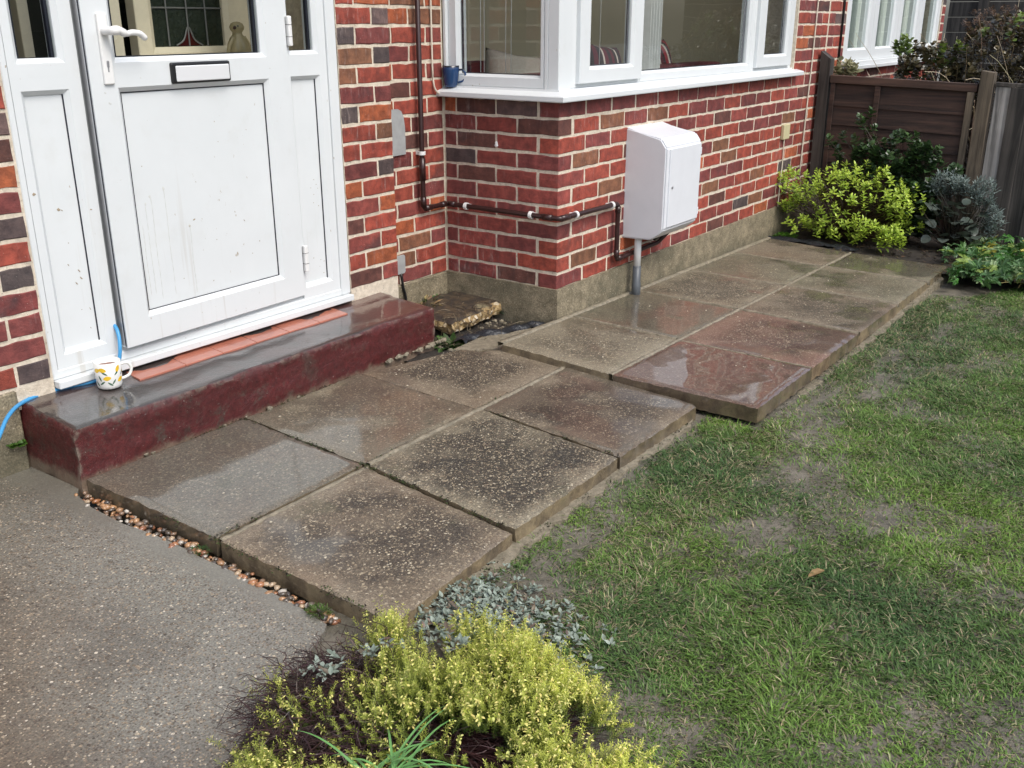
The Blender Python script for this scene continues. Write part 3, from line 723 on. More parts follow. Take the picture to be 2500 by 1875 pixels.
box('backrest', .75, 1.75, 1.60, 1.80, .25, 1.06, MAT['sofa'], arm, .05, 3); box('seat', .75, 1.75, 1.05, 1.6, .25, .62, MAT['sofa'], arm, .05, 3)
def cushion(name, label, c, w, hgt, th, rot, stripes):
    bm = bmesh.new(); n = 22
    bmesh.ops.create_grid(bm, x_segments=n, y_segments=n, size=.5)
    top = list(bm.verts)
    for v in top:
        a, b = v.co.x * 2, v.co.y * 2; q = max(0, (1 - a ** 4) * (1 - b ** 4)) ** .5
        v.co = Vector((v.co.x * w * (1 - .05 * (1 - abs(b))), -q * th / 2, v.co.y * hgt * (1 - .05 * (1 - abs(a)))))
    d = bmesh.ops.duplicate(bm, geom=list(bm.faces) + list(bm.verts) + list(bm.edges))
    for v in d['geom']:
        if isinstance(v, bmesh.types.BMVert): v.co.y *= -1
    bmesh.ops.remove_doubles(bm, verts=bm.verts, dist=1e-4)
    me = bpy.data.meshes.new(name); bmesh.ops.recalc_face_normals(bm, faces=bm.faces); bm.to_mesh(me); bm.free()
    for p in me.polygons: p.use_smooth = True
    t = NT(name); x = t.sep(t.gen()['Generated'])[0]
    if stripes: c0 = t.ramp(x, stripes); t.n[-1].color_ramp.interpolation = 'CONSTANT'
    else: c0 = t.mix(t.noise(80, 3), (.30, .27, .23), (.45, .41, .36))
    if stripes:
        for nd in t.n:
            if nd.type == 'VALTORGB': nd.color_ramp.interpolation = 'CONSTANT'
    t.bsdf(Base_Color=c0, Roughness=.9, Normal=t.bump(t.noise(300, 2), .001)); me.materials.append(t.m)
    o = bpy.data.objects.new(name, me); COL.objects.link(o); o.location = c; o.rotation_euler = rot
    tag(o, label, 'cushion'); return o
wn, dk, cr, rd = (.10, .008, .018), (.02, .012, .014), (.55, .48, .42), (.28, .02, .03)
st1 = [(0, dk), (.1, wn), (.18, dk), (.3, cr), (.34, wn), (.45, dk), (.55, wn), (.62, dk), (.7, cr), (.74, dk), (.86, wn), (.94, dk)]
st2 = [(0, rd), (.1, cr), (.17, wn), (.28, rd), (.38, cr), (.44, wn), (.54, dk), (.6, rd), (.7, cr), (.76, dk), (.84, rd), (.93, wn)]
cushion('striped_cushion', 'dark wine and grey striped cushion behind the opening casement', (1.55, .72, .945), .40, .46, .15, (R(-8), R(6), 0), st1)
cushion('striped_cushion', 'red and cream striped cushion beside the white blind slats', (2.24, .73, .94), .44, .46, .15, (R(-10), R(-7), R(4)), st2)
cushion('plain_cushion', 'pale grey cushion propped behind the side window pane', (1.08, 1.02, .93), .36, .42, .13, (R(-14), R(10), R(-30)), None)
bl = thing('vertical_blind', 'white vertical blind slats gathered at the left of the large pane', 'blind', (1.2, .25, 1.05))
for i in range(5): box('slat', 1.155 + i * .030, 1.157 + i * .030, .20, .285, 1.050, 2.2, MAT['clip'], bl, 0)
for x in (.42, .50, .585): tube('chain', [(x, .16, 2.2), (x, .16, 1.06)], .0015, MAT['clip'], bl, 5)
bl2 = thing('blind_cord', 'thin pale blind cords hanging inside the side window pane', 'blind cord', (.2, .3, 1.05))
for y in (.33, .36, .48, .50): tube('cord', [(.12, y, 2.2), (.12, y + .01, 1.08)], .0018, MAT['clip'], bl2, 5)

# ------------------------------------------------------------------ porch
porch = thing('brick_porch', 'brick entrance porch with white door and narrow side panels', 'porch', (-1.4, .6, 0))
bm = bmesh.new()
add_box(bm, -.742, -.4475, YP + RC, D + .3, .10, 2.6); pw = bm_obj('wall', bm, MAT['mortar'], porch)
bm = bmesh.new(); add_box(bm, -3.4, -2.085, YP + RC, D + .3, .16, 2.6); pwl = bm_obj('wall', bm, MAT['mortar'], porch)
pil = {-7: 'RP', -6: 'RO', -5: 'RP', -4: 'KB', -3: 'NK', -2: 'NR', -1: 'BB', 0: 'KO', 1: 'RN', 2: 'RR', 3: 'BK', 4: 'OR', 5: 'MO', 6: 'DR', 7: 'MR', 8: 'RO', 9: 'DM', 10: 'MM'}
for k in range(-11, 11):
    zb = zc(k); key = pil.get(k, 'RB'); j = -.742 + .100 if k % 2 == 0 else -.742 + .197
    if k >= 10: continue
    brick(pw, -.740, j - .005, zb, YP, 'x', key[0]); brick(pw, j + .005, -.4475, zb, YP, 'x', key[1])
lj = {3: 'K', 5: 'K', 7: 'B', 9: 'K', 2: 'B', 1: 'O', 0: 'D', -1: 'P', -2: 'R', -3: 'D', 4: 'R', 6: 'B', 8: 'B'}
for k in range(-8, 10):
    zb = zc(k); e = -2.092; first = True
    w = .102 if k % 2 else .215
    while e > -3.2:
        brick(pwl, e - w, e, zb, YP, 'x', lj.get(k) if first else None); e -= w + .010; w = .215; first = False
bm = bmesh.new(); add_box(bm, -3.4, -2.21, YP - .006, D, -.2, .2265, .006); bm_obj('plinth', bm, MAT['plinth'], porch); bm = bmesh.new(); add_box(bm, -.5, -.4465, YP + .01, D, -.2, .159); bm_obj('plinth', bm, MAT['plinth'], porch)
bm = bmesh.new(); add_box(bm, -3.4, -.4475, YP + .003, D + .3, 2.601, 4.6); bm_obj('upper_wall', bm, MAT['upper'], porch)
FY = .555
bm = bmesh.new(); ring_frame(bm, (-2.0835, -.7445, .220, 2.14), (.022, .054, .03, .05), FY - .002, FY + .07, .004, .006, tfx)
fr = bm_obj('door_frame', bm, MAT['upvc'], porch)
box('door_sill', -2.082, -.752, FY - .030, FY + .09, .194, .2195, MAT['upvc'], porch, .003)
def side_light(name, x0, x1, gx0, gx1):
    bm = bmesh.new()
    ring_frame(bm, (x0, x1, 1.1415, 2.10), (gx0 - x0, x1 - gx1, .0535, .05), FY + .002, FY + .065, .014, .014, tfx, .0002)
    ring_frame(bm, (x0, x1, .235, 1.1415), (gx0 - x0, x1 - gx1, .071, .051), FY + .002, FY + .065, .014, .014, tfx, .0002)
    o = bm_obj(name, bm, MAT['upvc'], porch)
    box('panel', gx0 - .004, gx1 + .004, FY + .020, FY + .032, .300, 1.094, MAT['upvc'], o, 0)
    pane1('pane', o, gx0 - .004, gx1 + .004, 1.190, 2.06, FY + .022)
    bm = bmesh.new(); ring_frame(bm, (gx0, gx1, 1.193, 2.06), (.012, .012, .004, .012), FY + .028, FY + .042, .001, .001, tfx); bm_obj('spacer_bar', bm, MAT['gasket'], o)
    bm = bmesh.new(); add_box(bm, gx1 - .0035, gx1, FY + .0165, FY + .0195, .306, 1.090); bm_obj('gasket', bm, MAT['gasket'], o)
    return o
side_light('side_panel', -2.0610, -1.838, -2.020, -1.895)
side_light('side_panel', -1.0005, -.7995, -.974, -.852)
box('trim', -.7985, -.778, FY - .006, FY + .03, .222, 2.12, MAT['upvc'], porch)
box('threshold', -1.8375, -1.001, FY + .010, FY + .07, .2205, .262, MAT['upvc'], porch, .003)
# door leaf, ajar: turns about the hinge edge
HX, HY, ANG = -1.004, FY - .006, R(1.9)
ca, sa = math.cos(ANG), math.sin(ANG)
def tfd(a, d, z):      # a = world x when shut, d = depth behind the face
    dx = a - HX; return (HX + dx * ca - d * sa * -1 * 0 + d * sa * 0 - d * -sa * 0, HY + dx * sa + d * ca, z)
bm = bmesh.new()
ring_frame(bm, (-1.829, HX, 1.140, 2.085), (.107, .116, .0515, .10), 0, .062, .015, .015, tfd, .0002)
ring_frame(bm, (-1.829, HX, .268, 1.140), (.109, .114, .102, .053), 0, .062, .015, .015, tfd, .0002)
leaf = bm_obj('front_door', bm, MAT['upvc'], porch)
def dbox(name, a0, a1, d0, d1, z0, z1, mat, bev=.002, seg=1, parent=None):
    bm = bmesh.new(); add_box(bm, a0, a1, d0, d1, z0, z1, bev, seg)
    for v in bm.verts: v.co = Vector(tfd(*v.co))
    return bm_obj(name, bm, MAT[mat], parent or leaf)
dbox('panel', -1.724, -1.114, .018, .030, .366, 1.090, 'upvc', 0)
bm = bmesh.new(); bm.faces.new([bm.verts.new(tfd(*p)) for p in ((-1.725, .020, 1.186), (-1.117, .020, 1.186), (-1.117, .020, 1.99), (-1.725, .020, 1.99))]); bm_obj('pane', bm, MAT['glass'], leaf)
bm = bmesh.new(); ring_frame(bm, (-1.722, -1.120, 1.190, 1.985), (.014, .014, .005, .014), .027, .040, .001, .001, tfd); bm_obj('spacer_bar', bm, MAT['gasket'], leaf)
dbox('gasket', -1.8305, -1.8285, .006, .012, .272, 2.08, 'gasket', 0)
dbox('lock_strip', -1.8300, -1.8285, .018, .042, .275, 2.08, 'steel', 0)
dbox('gasket', -1.1215, -1.1180, .0145, .0175, .372, 1.086, 'gasket', 0)
bm = bmesh.new(); ring_frame(bm, (-1.7195, -1.1185, .3705, 1.0865), (.002, .002, .003, .002), .0155, .0178, .0005, .0005, tfd); bm_obj('gasket', bm, MAT['gasket'], leaf)
dbox('letterbox', -1.533, -1.284, -.009, .004, 1.103, 1.171, 'black', .006, 2)
dbox('letterbox_flap', -1.517, -1.293, -.014, -.0085, 1.110, 1.160, 'chrome', .003, 2)
dbox('handle_plate', -1.784, -1.748, -.010, .001, 1.113, 1.322, 'clip', .0045, 3)
def dtube(name, pts, r, mat, n=12):
    bm = bmesh.new(); add_tube(bm, [tfd(*p) for p in pts], r, n); return bm_obj(name, bm, MAT[mat], leaf, True)
dtube('door_handle', smooth_path([(-1.766, -.008, 1.270), (-1.766, -.030, 1.270), (-1.762, -.052, 1.271), (-1.745, -.058, 1.2715), (-1.722, -.058, 1.262), (-1.700, -.058, 1.2655), (-1.672, -.057, 1.262), (-1.650, -.055, 1.246)], 5),
      [.013] * 5 + [.0125] * 5 + [.014] * 5 + [.012] * 5 + [.0085] * 5 + [.009] * 5 + [.0095] * 5 + [.007], 'clip')
dbox('keyhole', -1.7710, -1.7630, -.0125, -.0095, 1.164, 1.184, 'steel', .002, 2); dbox('keyhole', -1.7695, -1.7645, -.0118, -.0090, 1.150, 1.166, 'steel', .0015, 1)
for z0 in (1.212, .362, 1.85):
    hg = dbox('hinge', -1.004 + .006, -1.004 + .024, -.012, .006, z0, z0 + .105, 'clip', .004, 2)
    for q in (.032, .074): dbox('hinge_joint', -1.004 + .0055, -1.004 + .0245, -.0125, .005, z0 + q, z0 + q + .0015, 'black', 0)

# mud splashes and dried runs on the white panels
MAT['mud'] = simple('dried_mud', (.33, .27, .19), .8, .35, 120); MAT['run'] = simple('dried_run', (.60, .61, .585), .5, .10, 60)
def splash(bm, x, z, a, b, rot, tf, d, rr):
    n = 9; P = []
    for k in range(n):
        t_ = 2 * math.pi * k / n; u, v = .75 * a * math.cos(t_) * rr.uniform(.6, 1.2), .8 * b * math.sin(t_) * rr.uniform(.6, 1.2)
        P.append(bm.verts.new(tf(x + u * math.cos(rot) - v * math.sin(rot), d, z + u * math.sin(rot) + v * math.cos(rot))))
    c = bm.verts.new(tf(x, d - .0008, z))
    for k in range(n): bm.faces.new((c, P[k], P[(k + 1) % n]))
rr = random.Random(9)
def splashes(parent, pts, tf, d, mat='mud', name='mud_splash'):
    bm = bmesh.new()
    for x, z, a, b, rot in pts: splash(bm, x, z, a, b, rot, tf, d, rr)
    o = bm_obj(name, bm, MAT[mat], parent); o['kind'] = 'stuff'
DP = [(-1.489, .646, .009, .004, .3), (-1.511, .627, .005, .003, .2), (-1.265, .608, .007, .0022, -.8), (-1.305, .646, .005, .002, -.9), (-1.674, .851, .003, .0022, 0), (-1.465, .774, .004, .0018, -.6), (-1.217, .93, .0035, .0018, -.6), (-1.312, .495, .003, .006, 0), (-1.433, .415, .004, .0025, .6), (-1.24, .48, .003, .002, 0), (-1.35, .90, .003, .0015, -.7), (-1.40, .56, .003, .002, .4), (-1.20, .52, .003, .004, 0), (-1.56, .45, .003, .002, 0)]
splashes(leaf, DP, tfd, .0172)
splashes(leaf, [(-1.772, 1.057, .008, .005, -.4), (-1.783, 1.089, .006, .003, -.5), (-1.648, 1.128, .004, .0025, 0), (-1.094, 1.138, .005, .003, .5), (-1.24, .33, .003, .006, 0), (-1.45, .325, .004, .002, .3), (-1.06, .60, .003, .002, 0), (-1.08, .95, .003, .002, 0), (-1.77, .82, .003, .002, 0)], tfd, -.0004, 'run')
splashes(leaf, [(-1.601, .767, .007, .012, .2), (-1.659, .749, .005, .008, .1), (-1.678, .727, .005, .007, 0), (-1.511, .627, .007, .010, .1)] + [(x + (.001 * math.sin(k)), z0 - (z0 - z1) * (k + .5) / 10, .0016, (z0 - z1) / 13, 0) for x, z0, z1 in ((-1.600, .765, .40), (-1.655, .75, .40), (-1.680, .73, .42), (-1.510, .63, .39), (-1.70, .66, .42)) for k in range(10)], tfd, .0176, 'run', 'dried_run')
sps = [o for o in porch.children if o.name.startswith('side_panel')]
splashes(sps[0], [(-1.965, .748, .009, .006, -.5), (-1.955, .744, .005, .002, -.7), (-1.929, .546, .010, .003, -.9), (-1.926, .522, .010, .003, -.9), (-1.944, .508, .008, .0025, -1), (-1.962, .571, .006, .002, -1), (-1.919, .353, .005, .0015, -1), (-1.911, .416, .008, .0015, -1.2), (-1.95, .64, .003, .002, 0), (-1.94, .42, .003, .0015, 0)], tfx, FY + .0194)
splashes(sps[0], [(-2.045, .807, .008, .006, .3), (-1.868, .736, .006, .003, -.4)], tfx, FY + .0014)
splashes(sps[1], [(-.891, .71, .004, .002, -.6), (-.88, .69, .003, .002, 0), (-.873, .674, .003, .0015, 0), (-.896, .652, .004, .002, .5), (-.875, .605, .003, .003, 0), (-.882, .386, .004, .002, .4), (-.865, .377, .004, .002, .4), (-.92, .40, .003, .003, .2), (-.87, .33, .005, .002, .3), (-.90, .62, .002, .003, 0), (-.91, .68, .002, .003, 0), (-.89, .36, .003, .0015, .5)], tfx, FY + .0194)

# inside the porch
rm = bmesh.new()
quad(rm, [(-2.5, 1.5, .2), (-.45, 1.5, .2), (-.45, 1.5, 2.5), (-2.5, 1.5, 2.5)]); quad(rm, [(-2.35, .62, .2), (-2.35, 1.5, .2), (-2.35, 1.5, 2.5), (-2.35, .62, 2.5)]); quad(rm, [(-.5, .62, .2), (-.5, 1.5, .2), (-.5, 1.5, 2.5), (-.5, .62, 2.5)])
tag(bm_obj('hall_wall', rm, MAT['dark']), kind='structure')
rm = bmesh.new(); quad(rm, [(-2.35, .62, .23), (-.5, .62, .23), (-.5, 1.5, .23), (-2.35, 1.5, .23)]); quad(rm, [(-2.35, .62, 2.3), (-.5, .62, 2.3), (-.5, 1.5, 2.3), (-2.35, 1.5, 2.3)]); tag(bm_obj('hall_floor', rm, MAT['dark']), kind='structure')
inner = thing('inner_door', 'cream inner porch frame with leaded dark panes behind the front door glass', 'inner door', (-1.3, .95, .23))
bm = bmesh.new(); ring_frame(bm, (-1.362, -.845, 1.150, 2.2), (.078, .118, .058, .06), .93, .98, .02, .012, tfx); bm_obj('frame', bm, MAT['cream'], inner)
box('pane', -1.29, -.955, .955, .962, 1.20, 2.15, MAT['obscure'], inner, 0)
bm = bmesh.new()
for x in (-1.215, -1.125, -1.04): add_tube(bm, [(x, .951, 1.21), (x, .951, 2.15)], .003, 6)
for z in (1.345, 1.5): add_tube(bm, [(-1.285, .951, z), (-.96, .951, z)], .003, 6)
add_tube(bm, smooth_path([(-1.185, .950, 1.212), (-1.15, .950, 1.232), (-1.125, .950, 1.278), (-1.10, .950, 1.232), (-1.065, .950, 1.212)], 5), .003, 6)
bm_obj('lead_came', bm, MAT['lead'], inner)
bm = bmesh.new(); quad(bm, [(-1.18, .9535, 1.211), (-1.07, .9535, 1.211), (-1.10, .9535, 1.232), (-1.125, .9535, 1.272), (-1.15, .9535, 1.232)]); bm_obj('red_glass_piece', bm, simple('ruby_glass', (.05, .008, .008), .1), inner)
box('door_stile', -1.485, -1.440, .90, .95, .3, 2.2, MAT['cream'], inner); box('door_stile', -1.812, -1.775, .90, .95, .3, 2.2, MAT['cream'], inner)
box('bottom_panel', -1.362, -.845, .94, .98, .24, 1.15, MAT['cream'], inner)
box('ledge', -1.36, -.60, .70, .93, 1.150, 1.172, MAT['cream'], inner)
bird = thing('bird_ornament', 'cream pottery penguin-like bird standing behind the front door glass', 'ornament', (-.985, .84, 1.172))
bc = simple('glazed_cream_pottery', (.36, .30, .17), .25, .2, 20)
lathe('body', [(0, 0), (.040, .001), (.044, .02), (.040, .045), (.030, .065), (.019, .078), (.018, .086), (.026, .096), (.028, .106), (.022, .118), (.010, .124), (0, .125)], bc, bird, 20, (-.985, .84, 1.172))
tube('beak', [(-1.003, .828, 1.276), (-1.018, .818, 1.272)], [.008, .003], MAT['twig'], bird, 8)
for s in (-1, 1): tube('wing', smooth_path([(-.985 + s * .026, .835, 1.240), (-.985 + s * .046, .835, 1.21), (-.985 + s * .052, .84, 1.178)], 4), .008, bc, bird, 8)
tube('eye', [(-1.0, .816, 1.281), (-1.001, .813, 1.281)], .003, MAT['black'], bird, 6)

# ------------------------------------------------------------------ doorstep
def rough_block(name, x0, x1, y0, y1, z0, zfun, mat, parent=None, n=(90, 22, 14), amp=.004, seed=0):
    bm = bmesh.new(); nx, ny, nz = n; G = {}
    def P(i, j, k):
        if (i, j, k) in G: return G[(i, j, k)]
        x = x0 + (x1 - x0) * i / nx; y = y0 + (y1 - y0) * j / ny; zt = zfun(x, y); z = z0 + (zt - z0) * k / nz
        nn = lambda a, b, s: float(fbm(np.array([a]), np.array([b]), s, seed)[0] - .5)
        q = amp * 2
        if i in (0, nx): x += q * nn(y * 3, z * 3, 6) + (1 if i == 0 else -1) * (.005 if k == nz else 0)
        if j in (0, ny): y += q * nn(x * 1, z * 3, 8) + (1 if j == 0 else -1) * (.006 if k == nz else 0)
        if k == nz: z += q * .4 * nn(x, y, 7) - (.004 if (i in (0, nx) or j == 0) else 0)
        G[(i, j, k)] = bm.verts.new((x, y, z)); return G[(i, j, k)]
    for i in range(nx):
        for j in range(ny): bm.faces.new((P(i, j, nz), P(i + 1, j, nz), P(i + 1, j + 1, nz), P(i, j + 1, nz)))
        for k in range(nz): bm.faces.new((P(i, 0, k), P(i + 1, 0, k), P(i + 1, 0, k + 1), P(i, 0, k + 1)))
    for j in range(ny):
        for k in range(nz):
            bm.faces.new((P(0, j + 1, k), P(0, j, k), P(0, j, k + 1), P(0, j + 1, k + 1))); bm.faces.new((P(nx, j, k), P(nx, j + 1, k), P(nx, j + 1, k + 1), P(nx, j, k + 1)))
    o = bm_obj(name, bm, mat, parent, True); o.data.set_sharp_from_angle(angle=R(40)); return o
stp = thing('doorstep', 'long dark red painted concrete doorstep with wet grey top', 'doorstep', (-1.38, .41, 0))
def ztop(x, y): return .162 + .018 * (y - .26) / .3 + (.004 if y > .5 else 0)
rough_block('step_block', -2.205, -.552, .262, .60, -.06, ztop, MAT['step'], stp, (130, 24, 16), .007)
txs = [-1.845, -1.66, -1.50, -1.345, -1.185, -1.025, -.868]
for a, b in zip(txs, txs[1:]):
    bm = bmesh.new(); add_box(bm, a + .0008, b - .0008, .447, .60, .150, .179, .002, 2)
    for v in bm.verts:
        if v.co.z > .17: v.co.z += .006 * (v.co.y - .44) / .15
        v.co.x += (v.co.y - .5) * .10
    bm_obj('quarry_tile', bm, MAT['tile'], stp)
# crumbs of cement at the foot of the step
bm = bmesh.new(); r = random.Random(3)
for i in range(26):
    x = -.98 + .5 * i / 26 + r.uniform(-.02, .02) if i > 5 else r.uniform(-2.2, -1.2); y = .255 + (.0 if x < -.56 else .0) + r.uniform(-.012, .003); s = r.uniform(.006, .018) * (1 if i > 5 else .7)
    m0 = bmesh.ops.create_icosphere(bm, subdivisions=1, radius=s)
    for v in m0['verts']: v.co = Vector((v.co.x * 1.3 + x, v.co.y * .8 + y, v.co.z * .7 + .004)) + Vector((r.uniform(-.2, .2), r.uniform(-.2, .2), r.uniform(-.2, .2))) * s
tag(bm_obj('cement_crumbs', bm, MAT['pm']), kind='stuff')

# ------------------------------------------------------------------ mugs
def mug(name, label, c, rad, hgt, prof, mat, handle_dir, hr=.0045, drink=None, inner=None):
    m = thing(name, label, 'mug', c)
    lathe('cup', prof, mat, m, 36, c)
    hx, hy = handle_dir
    pts = smooth_path([(c[0] + hx * rad * .93, c[1] + hy * rad * .93, c[2] + hgt * .80), (c[0] + hx * (rad + .020), c[1] + hy * (rad + .020), c[2] + hgt * .80), (c[0] + hx * (rad + .031), c[1] + hy * (rad + .031), c[2] + hgt * .58), (c[0] + hx * (rad + .021), c[1] + hy * (rad + .021), c[2] + hgt * .32), (c[0] + hx * rad * .88, c[1] + hy * rad * .88, c[2] + hgt * .22)], 5)
    tube('handle', pts, hr, mat, m, 10)
    if drink: lathe('drink', [(0, 0), (rad * .93, 0)], drink, m, 24, (c[0], c[1], c[2] + hgt * .80))
    return m
def m_blue():
    t = NT('blue_glaze'); z = t.sep(t.gen()['Generated'])[2]; n = t.noise(14, 3)
    c = t.mix(n, (.008, .028, .085), (.022, .065, .17)); c = t.mix(t.step(z, .86, .97), c, (.01, .012, .02))
    return t.bsdf(Base_Color=c, Roughness=.18)
mc = (.004, .592, 1.0165)
mug('blue_mug', 'dark blue glazed mug standing on the white window sill', mc, .038, .094,
    [(0, .003), (.024, 0), (.027, .004), (.031, .02), (.036, .05), (.038, .075), (.0385, .094), (.0365, .0945), (.0345, .075), (.030, .03), (.02, .012), (0, .010)], m_blue(), (.35, -.94))
def m_lemon():
    t = NT('white_glaze_with_lemons'); c = (.78, .78, .74)
    return t.bsdf(Base_Color=t.mix(t.noise(20, 2), (.72, .72, .68), (.80, .80, .76)), Roughness=.15)
lc = (-1.944, .470, .178); lr = .042; lh = .088
lm = mug('lemon_mug', 'white mug with yellow lemon pattern standing on the red doorstep', lc, lr, lh,
    [(0, .002), (.033, 0), (.037, .003), (.0395, .012), (.041, .04), (.042, .088), (.0398, .0885), (.0385, .045), (.0365, .015), (.03, .008), (0, .007)], m_lemon(), (.93, -.36), .005, simple('tea', (.16, .035, .012), .08, .05))
def on_mug(u, v, lift=.0004):   # angle, height
    rr = np.interp(v, [0, .012, .04, .088], [.037, .0395, .041, .042]) + lift
    return Vector((lc[0] + rr * math.cos(u), lc[1] + rr * math.sin(u), lc[2] + v))
def decal(name, u0, v0, shape, mat):
    bm = bmesh.new(); c0 = bm.verts.new(on_mug(u0, v0, .0006)); P = [bm.verts.new(on_mug(u0 + a / .042, v0 + b)) for a, b in shape]
    for k in range(len(P)): bm.faces.new((c0, P[k], P[(k + 1) % len(P)]))
    bm_obj(name, bm, mat, lm)
def ell(a, b, rot=0, tip=.25, n=14):
    o = []
    for k in range(n):
        t_ = 2 * math.pi * k / n; x = a * math.cos(t_) * (1 + tip * abs(math.cos(t_)) ** 6); y = b * math.sin(t_); o.append((x * math.cos(rot) - y * math.sin(rot), x * math.sin(rot) + y * math.cos(rot)))
    return o
ym, gm = simple('lemon_yellow', (.78, .50, .03), .2), simple('lemon_leaf_green', (.06, .13, .08), .2)
va = math.atan2(-2.36 - lc[1], -3.63 - lc[0])
for du, v, rt in ((-.95, .066, .3), (-.45, .068, -.2), (-.15, .040, .1), (.75, .067, 1.1), (.95, .030, .4), (1.6, .055, .2), (2.4, .03, .6), (-1.7, .05, .2), (-2.5, .06, .5)): decal('lemon', va + du, v, ell(.0105, .0075, rt), ym)
for du, v, rt in ((-1.0, .020, -.9), (-.70, .040, -1.2), (.05, .020, -.7), (.35, .026, .9), (.62, .055, .7), (-.3, .056, 2.6), (1.2, .05, .8), (-.55, .024, .6), (1.9, .03, .8), (-2.0, .03, 1)): decal('leaf', va + du, v, ell(.0075, .0030, rt, .5), gm)

# ------------------------------------------------------------------ hose, pipes, boxes, cables
hp = smooth_path([(-3.6, -.05, -.015), (-3.0, .12, -.015), (-2.62, .26, .02), (-2.40, .375, .13), (-2.28, .48, .182), (-2.18, .55, .186), (-2.07, .56, .186), (-1.97, .535, .187), (-1.90, .530, .192), (-1.872, .518, .235), (-1.858, .520, .290), (-1.846, .545, .335), (-1.840, .590, .35), (-1.82, .68, .34)], 7)
tag(tube('garden_hose', hp, .0064, MAT['hose']), 'bright blue hose running over the doorstep into the door gap', 'hose')
gp = thing('gas_pipe', 'brown painted copper pipe fixed along the brick bay with white clips', 'pipe', (-.2, .6, .49))
tube('pipe', round_path([(-.2, .603, 2.5), (-.2, .603, .492), (-.030, .603, .492), (-.030, -.030, .488), (.480, -.030, .484), (.480, -.030, .215), (.905, -.030, .222), (.905, -.10, .30)], .022), .0115, MAT['pipe'], gp, 12)
tube('sleeve', [(-.2, .603, .72), (-.2, .603, .62)], .0145, MAT['pipe'], gp); 
for a, b in (((-.2, .603, .545), (-.2, .603, .50)), ((-.19, .603, .492), (-.145, .603, .492)), ((-.075, .603, .492), (-.042, .603, .492)), ((-.030, .59, .492), (-.030, .555, .492)), ((-.030, .06, .4885), (-.030, .01, .488)), ((-.02, -.030, .488), (.04, -.030, .4875)), ((.480, -.030, .47), (.480, -.030, .44)), ((.480, -.030, .26), (.480, -.030, .225)), ((.49, -.030, .215), (.535, -.030, .216))):
    tube('elbow_joint', [a, b], .0140, MAT['pipe'], gp)
def clip(c, d):
    """c: centre on the pipe; d: direction of the wall"""
    bm = bmesh.new(); c = Vector(c); d = Vector(d); up = Vector((0, 0, 1)) if abs(d.z) < .5 else Vector((1, 0, 0))
    return c, d
def clip_ring(c, axis, wall):
    bm = bmesh.new(); c = Vector(c); a = Vector(axis).normalized(); w = Vector(wall).normalized(); s = a.cross(w)
    pts = [c + w * .030 + s * .006, c + w * .016 + s * .012]
    rows = []
    for k in range(11):
        th = R(-40 + 260 * k / 10 + 90 - 0)
        rows.append((math.cos(th), math.sin(th)))
    ring = []
    for th in [R(q) for q in range(-150, 151, 25)]:
        ring.append((-math.cos(th) * w + math.sin(th) * s))
    A = []
    for v in ring:
        A.append([bm.verts.new(c + v * rr + a * aa) for rr, aa in ((.0125, -.008), (.0165, -.008), (.0165, .008), (.0125, .008))])
    for U, Wv in zip(A, A[1:]):
        for k in range(4): bm.faces.new((U[k], U[(k + 1) % 4], Wv[(k + 1) % 4], Wv[k]))
    bm.faces.new(A[0]); bm.faces.new(A[-1][::-1])
    # foot on the wall
    f0 = c + w * .013
    vs = [bm.verts.new(f0 + s * p + a * q + w * e) for e in (0, .019) for p, q in ((-.007, -.008), (.007, -.008), (.007, .008), (-.007, .008))]
    for f in ((0, 1, 2, 3), (7, 6, 5, 4), (0, 4, 5, 1), (1, 5, 6, 2), (2, 6, 7, 3), (3, 7, 4, 0)): bm.faces.new([vs[i] for i in f])
    bm_obj('pipe_clip', bm, MAT['clip'], gp)
clip_ring((-.2, .603, .742), (0, 0, 1), (0, 1, 0)); clip_ring((-.030, .488, .491), (0, 1, 0), (1, 0, 0)); clip_ring((-.030, .122, .489), (0, 1, 0), (1, 0, 0))
clip_ring((.100, -.030, .487), (1, 0, 0), (0, 1, 0)); clip_ring((.418, -.030, .485), (1, 0, 0), (0, 1, 0)); clip_ring((-.2, .603, 1.75), (0, 0, 1), (0, 1, 0))

mb = thing('meter_box', 'pale grey wall mounted meter cabinet with locked door', 'meter box', (.78, 0, .3))
def extrude_x(name, prof, x0, x1, mat, parent, bev=.006):
    bm = bmesh.new(); A = [bm.verts.new((x0, y, z)) for y, z in prof]; B = [bm.verts.new((x1, y, z)) for y, z in prof]; n = len(prof)
    bm.faces.new(A); bm.faces.new(B[::-1])
    for k in range(n): bm.faces.new((A[k], B[k], B[(k + 1) % n], A[(k + 1) % n]))
    bmesh.ops.bevel(bm, geom=list(bm.edges), offset=bev, segments=2, affect='EDGES'); return bm_obj(name, bm, mat, parent)
extrude_x('cabinet', [(.012, .296), (-.150, .302), (-.198, .338), (-.216, .356), (-.216, .742), (-.185, .783), (-.06, .806), (.012, .828)], .590, .962, MAT['meter'], mb, .007)
box('cabinet_door', .622, .950, -.2225, -.214, .366, .736, MAT['meter'], mb, .002)
tube('lock', [(.652, -.221, .555), (.652, -.2260, .555)], .0075, MAT['steel'], mb, 12); box('lock_slot', .6505, .6535, -.2266, -.2255, .550, .560, MAT['black'], mb, 0)
for z in (.385, .68): box('door_hinge', .944, .9535, -.2245, -.213, z, z + .035, MAT['meter'], mb, .001)
cd = thing('supply_duct', 'white pipe with grey lower sleeve below the meter cabinet', 'duct', (.635, -.06, 0))
tube('upper_pipe', [(.635, -.062, .33), (.635, -.062, .142)], .0175, MAT['clip'], cd, 16)
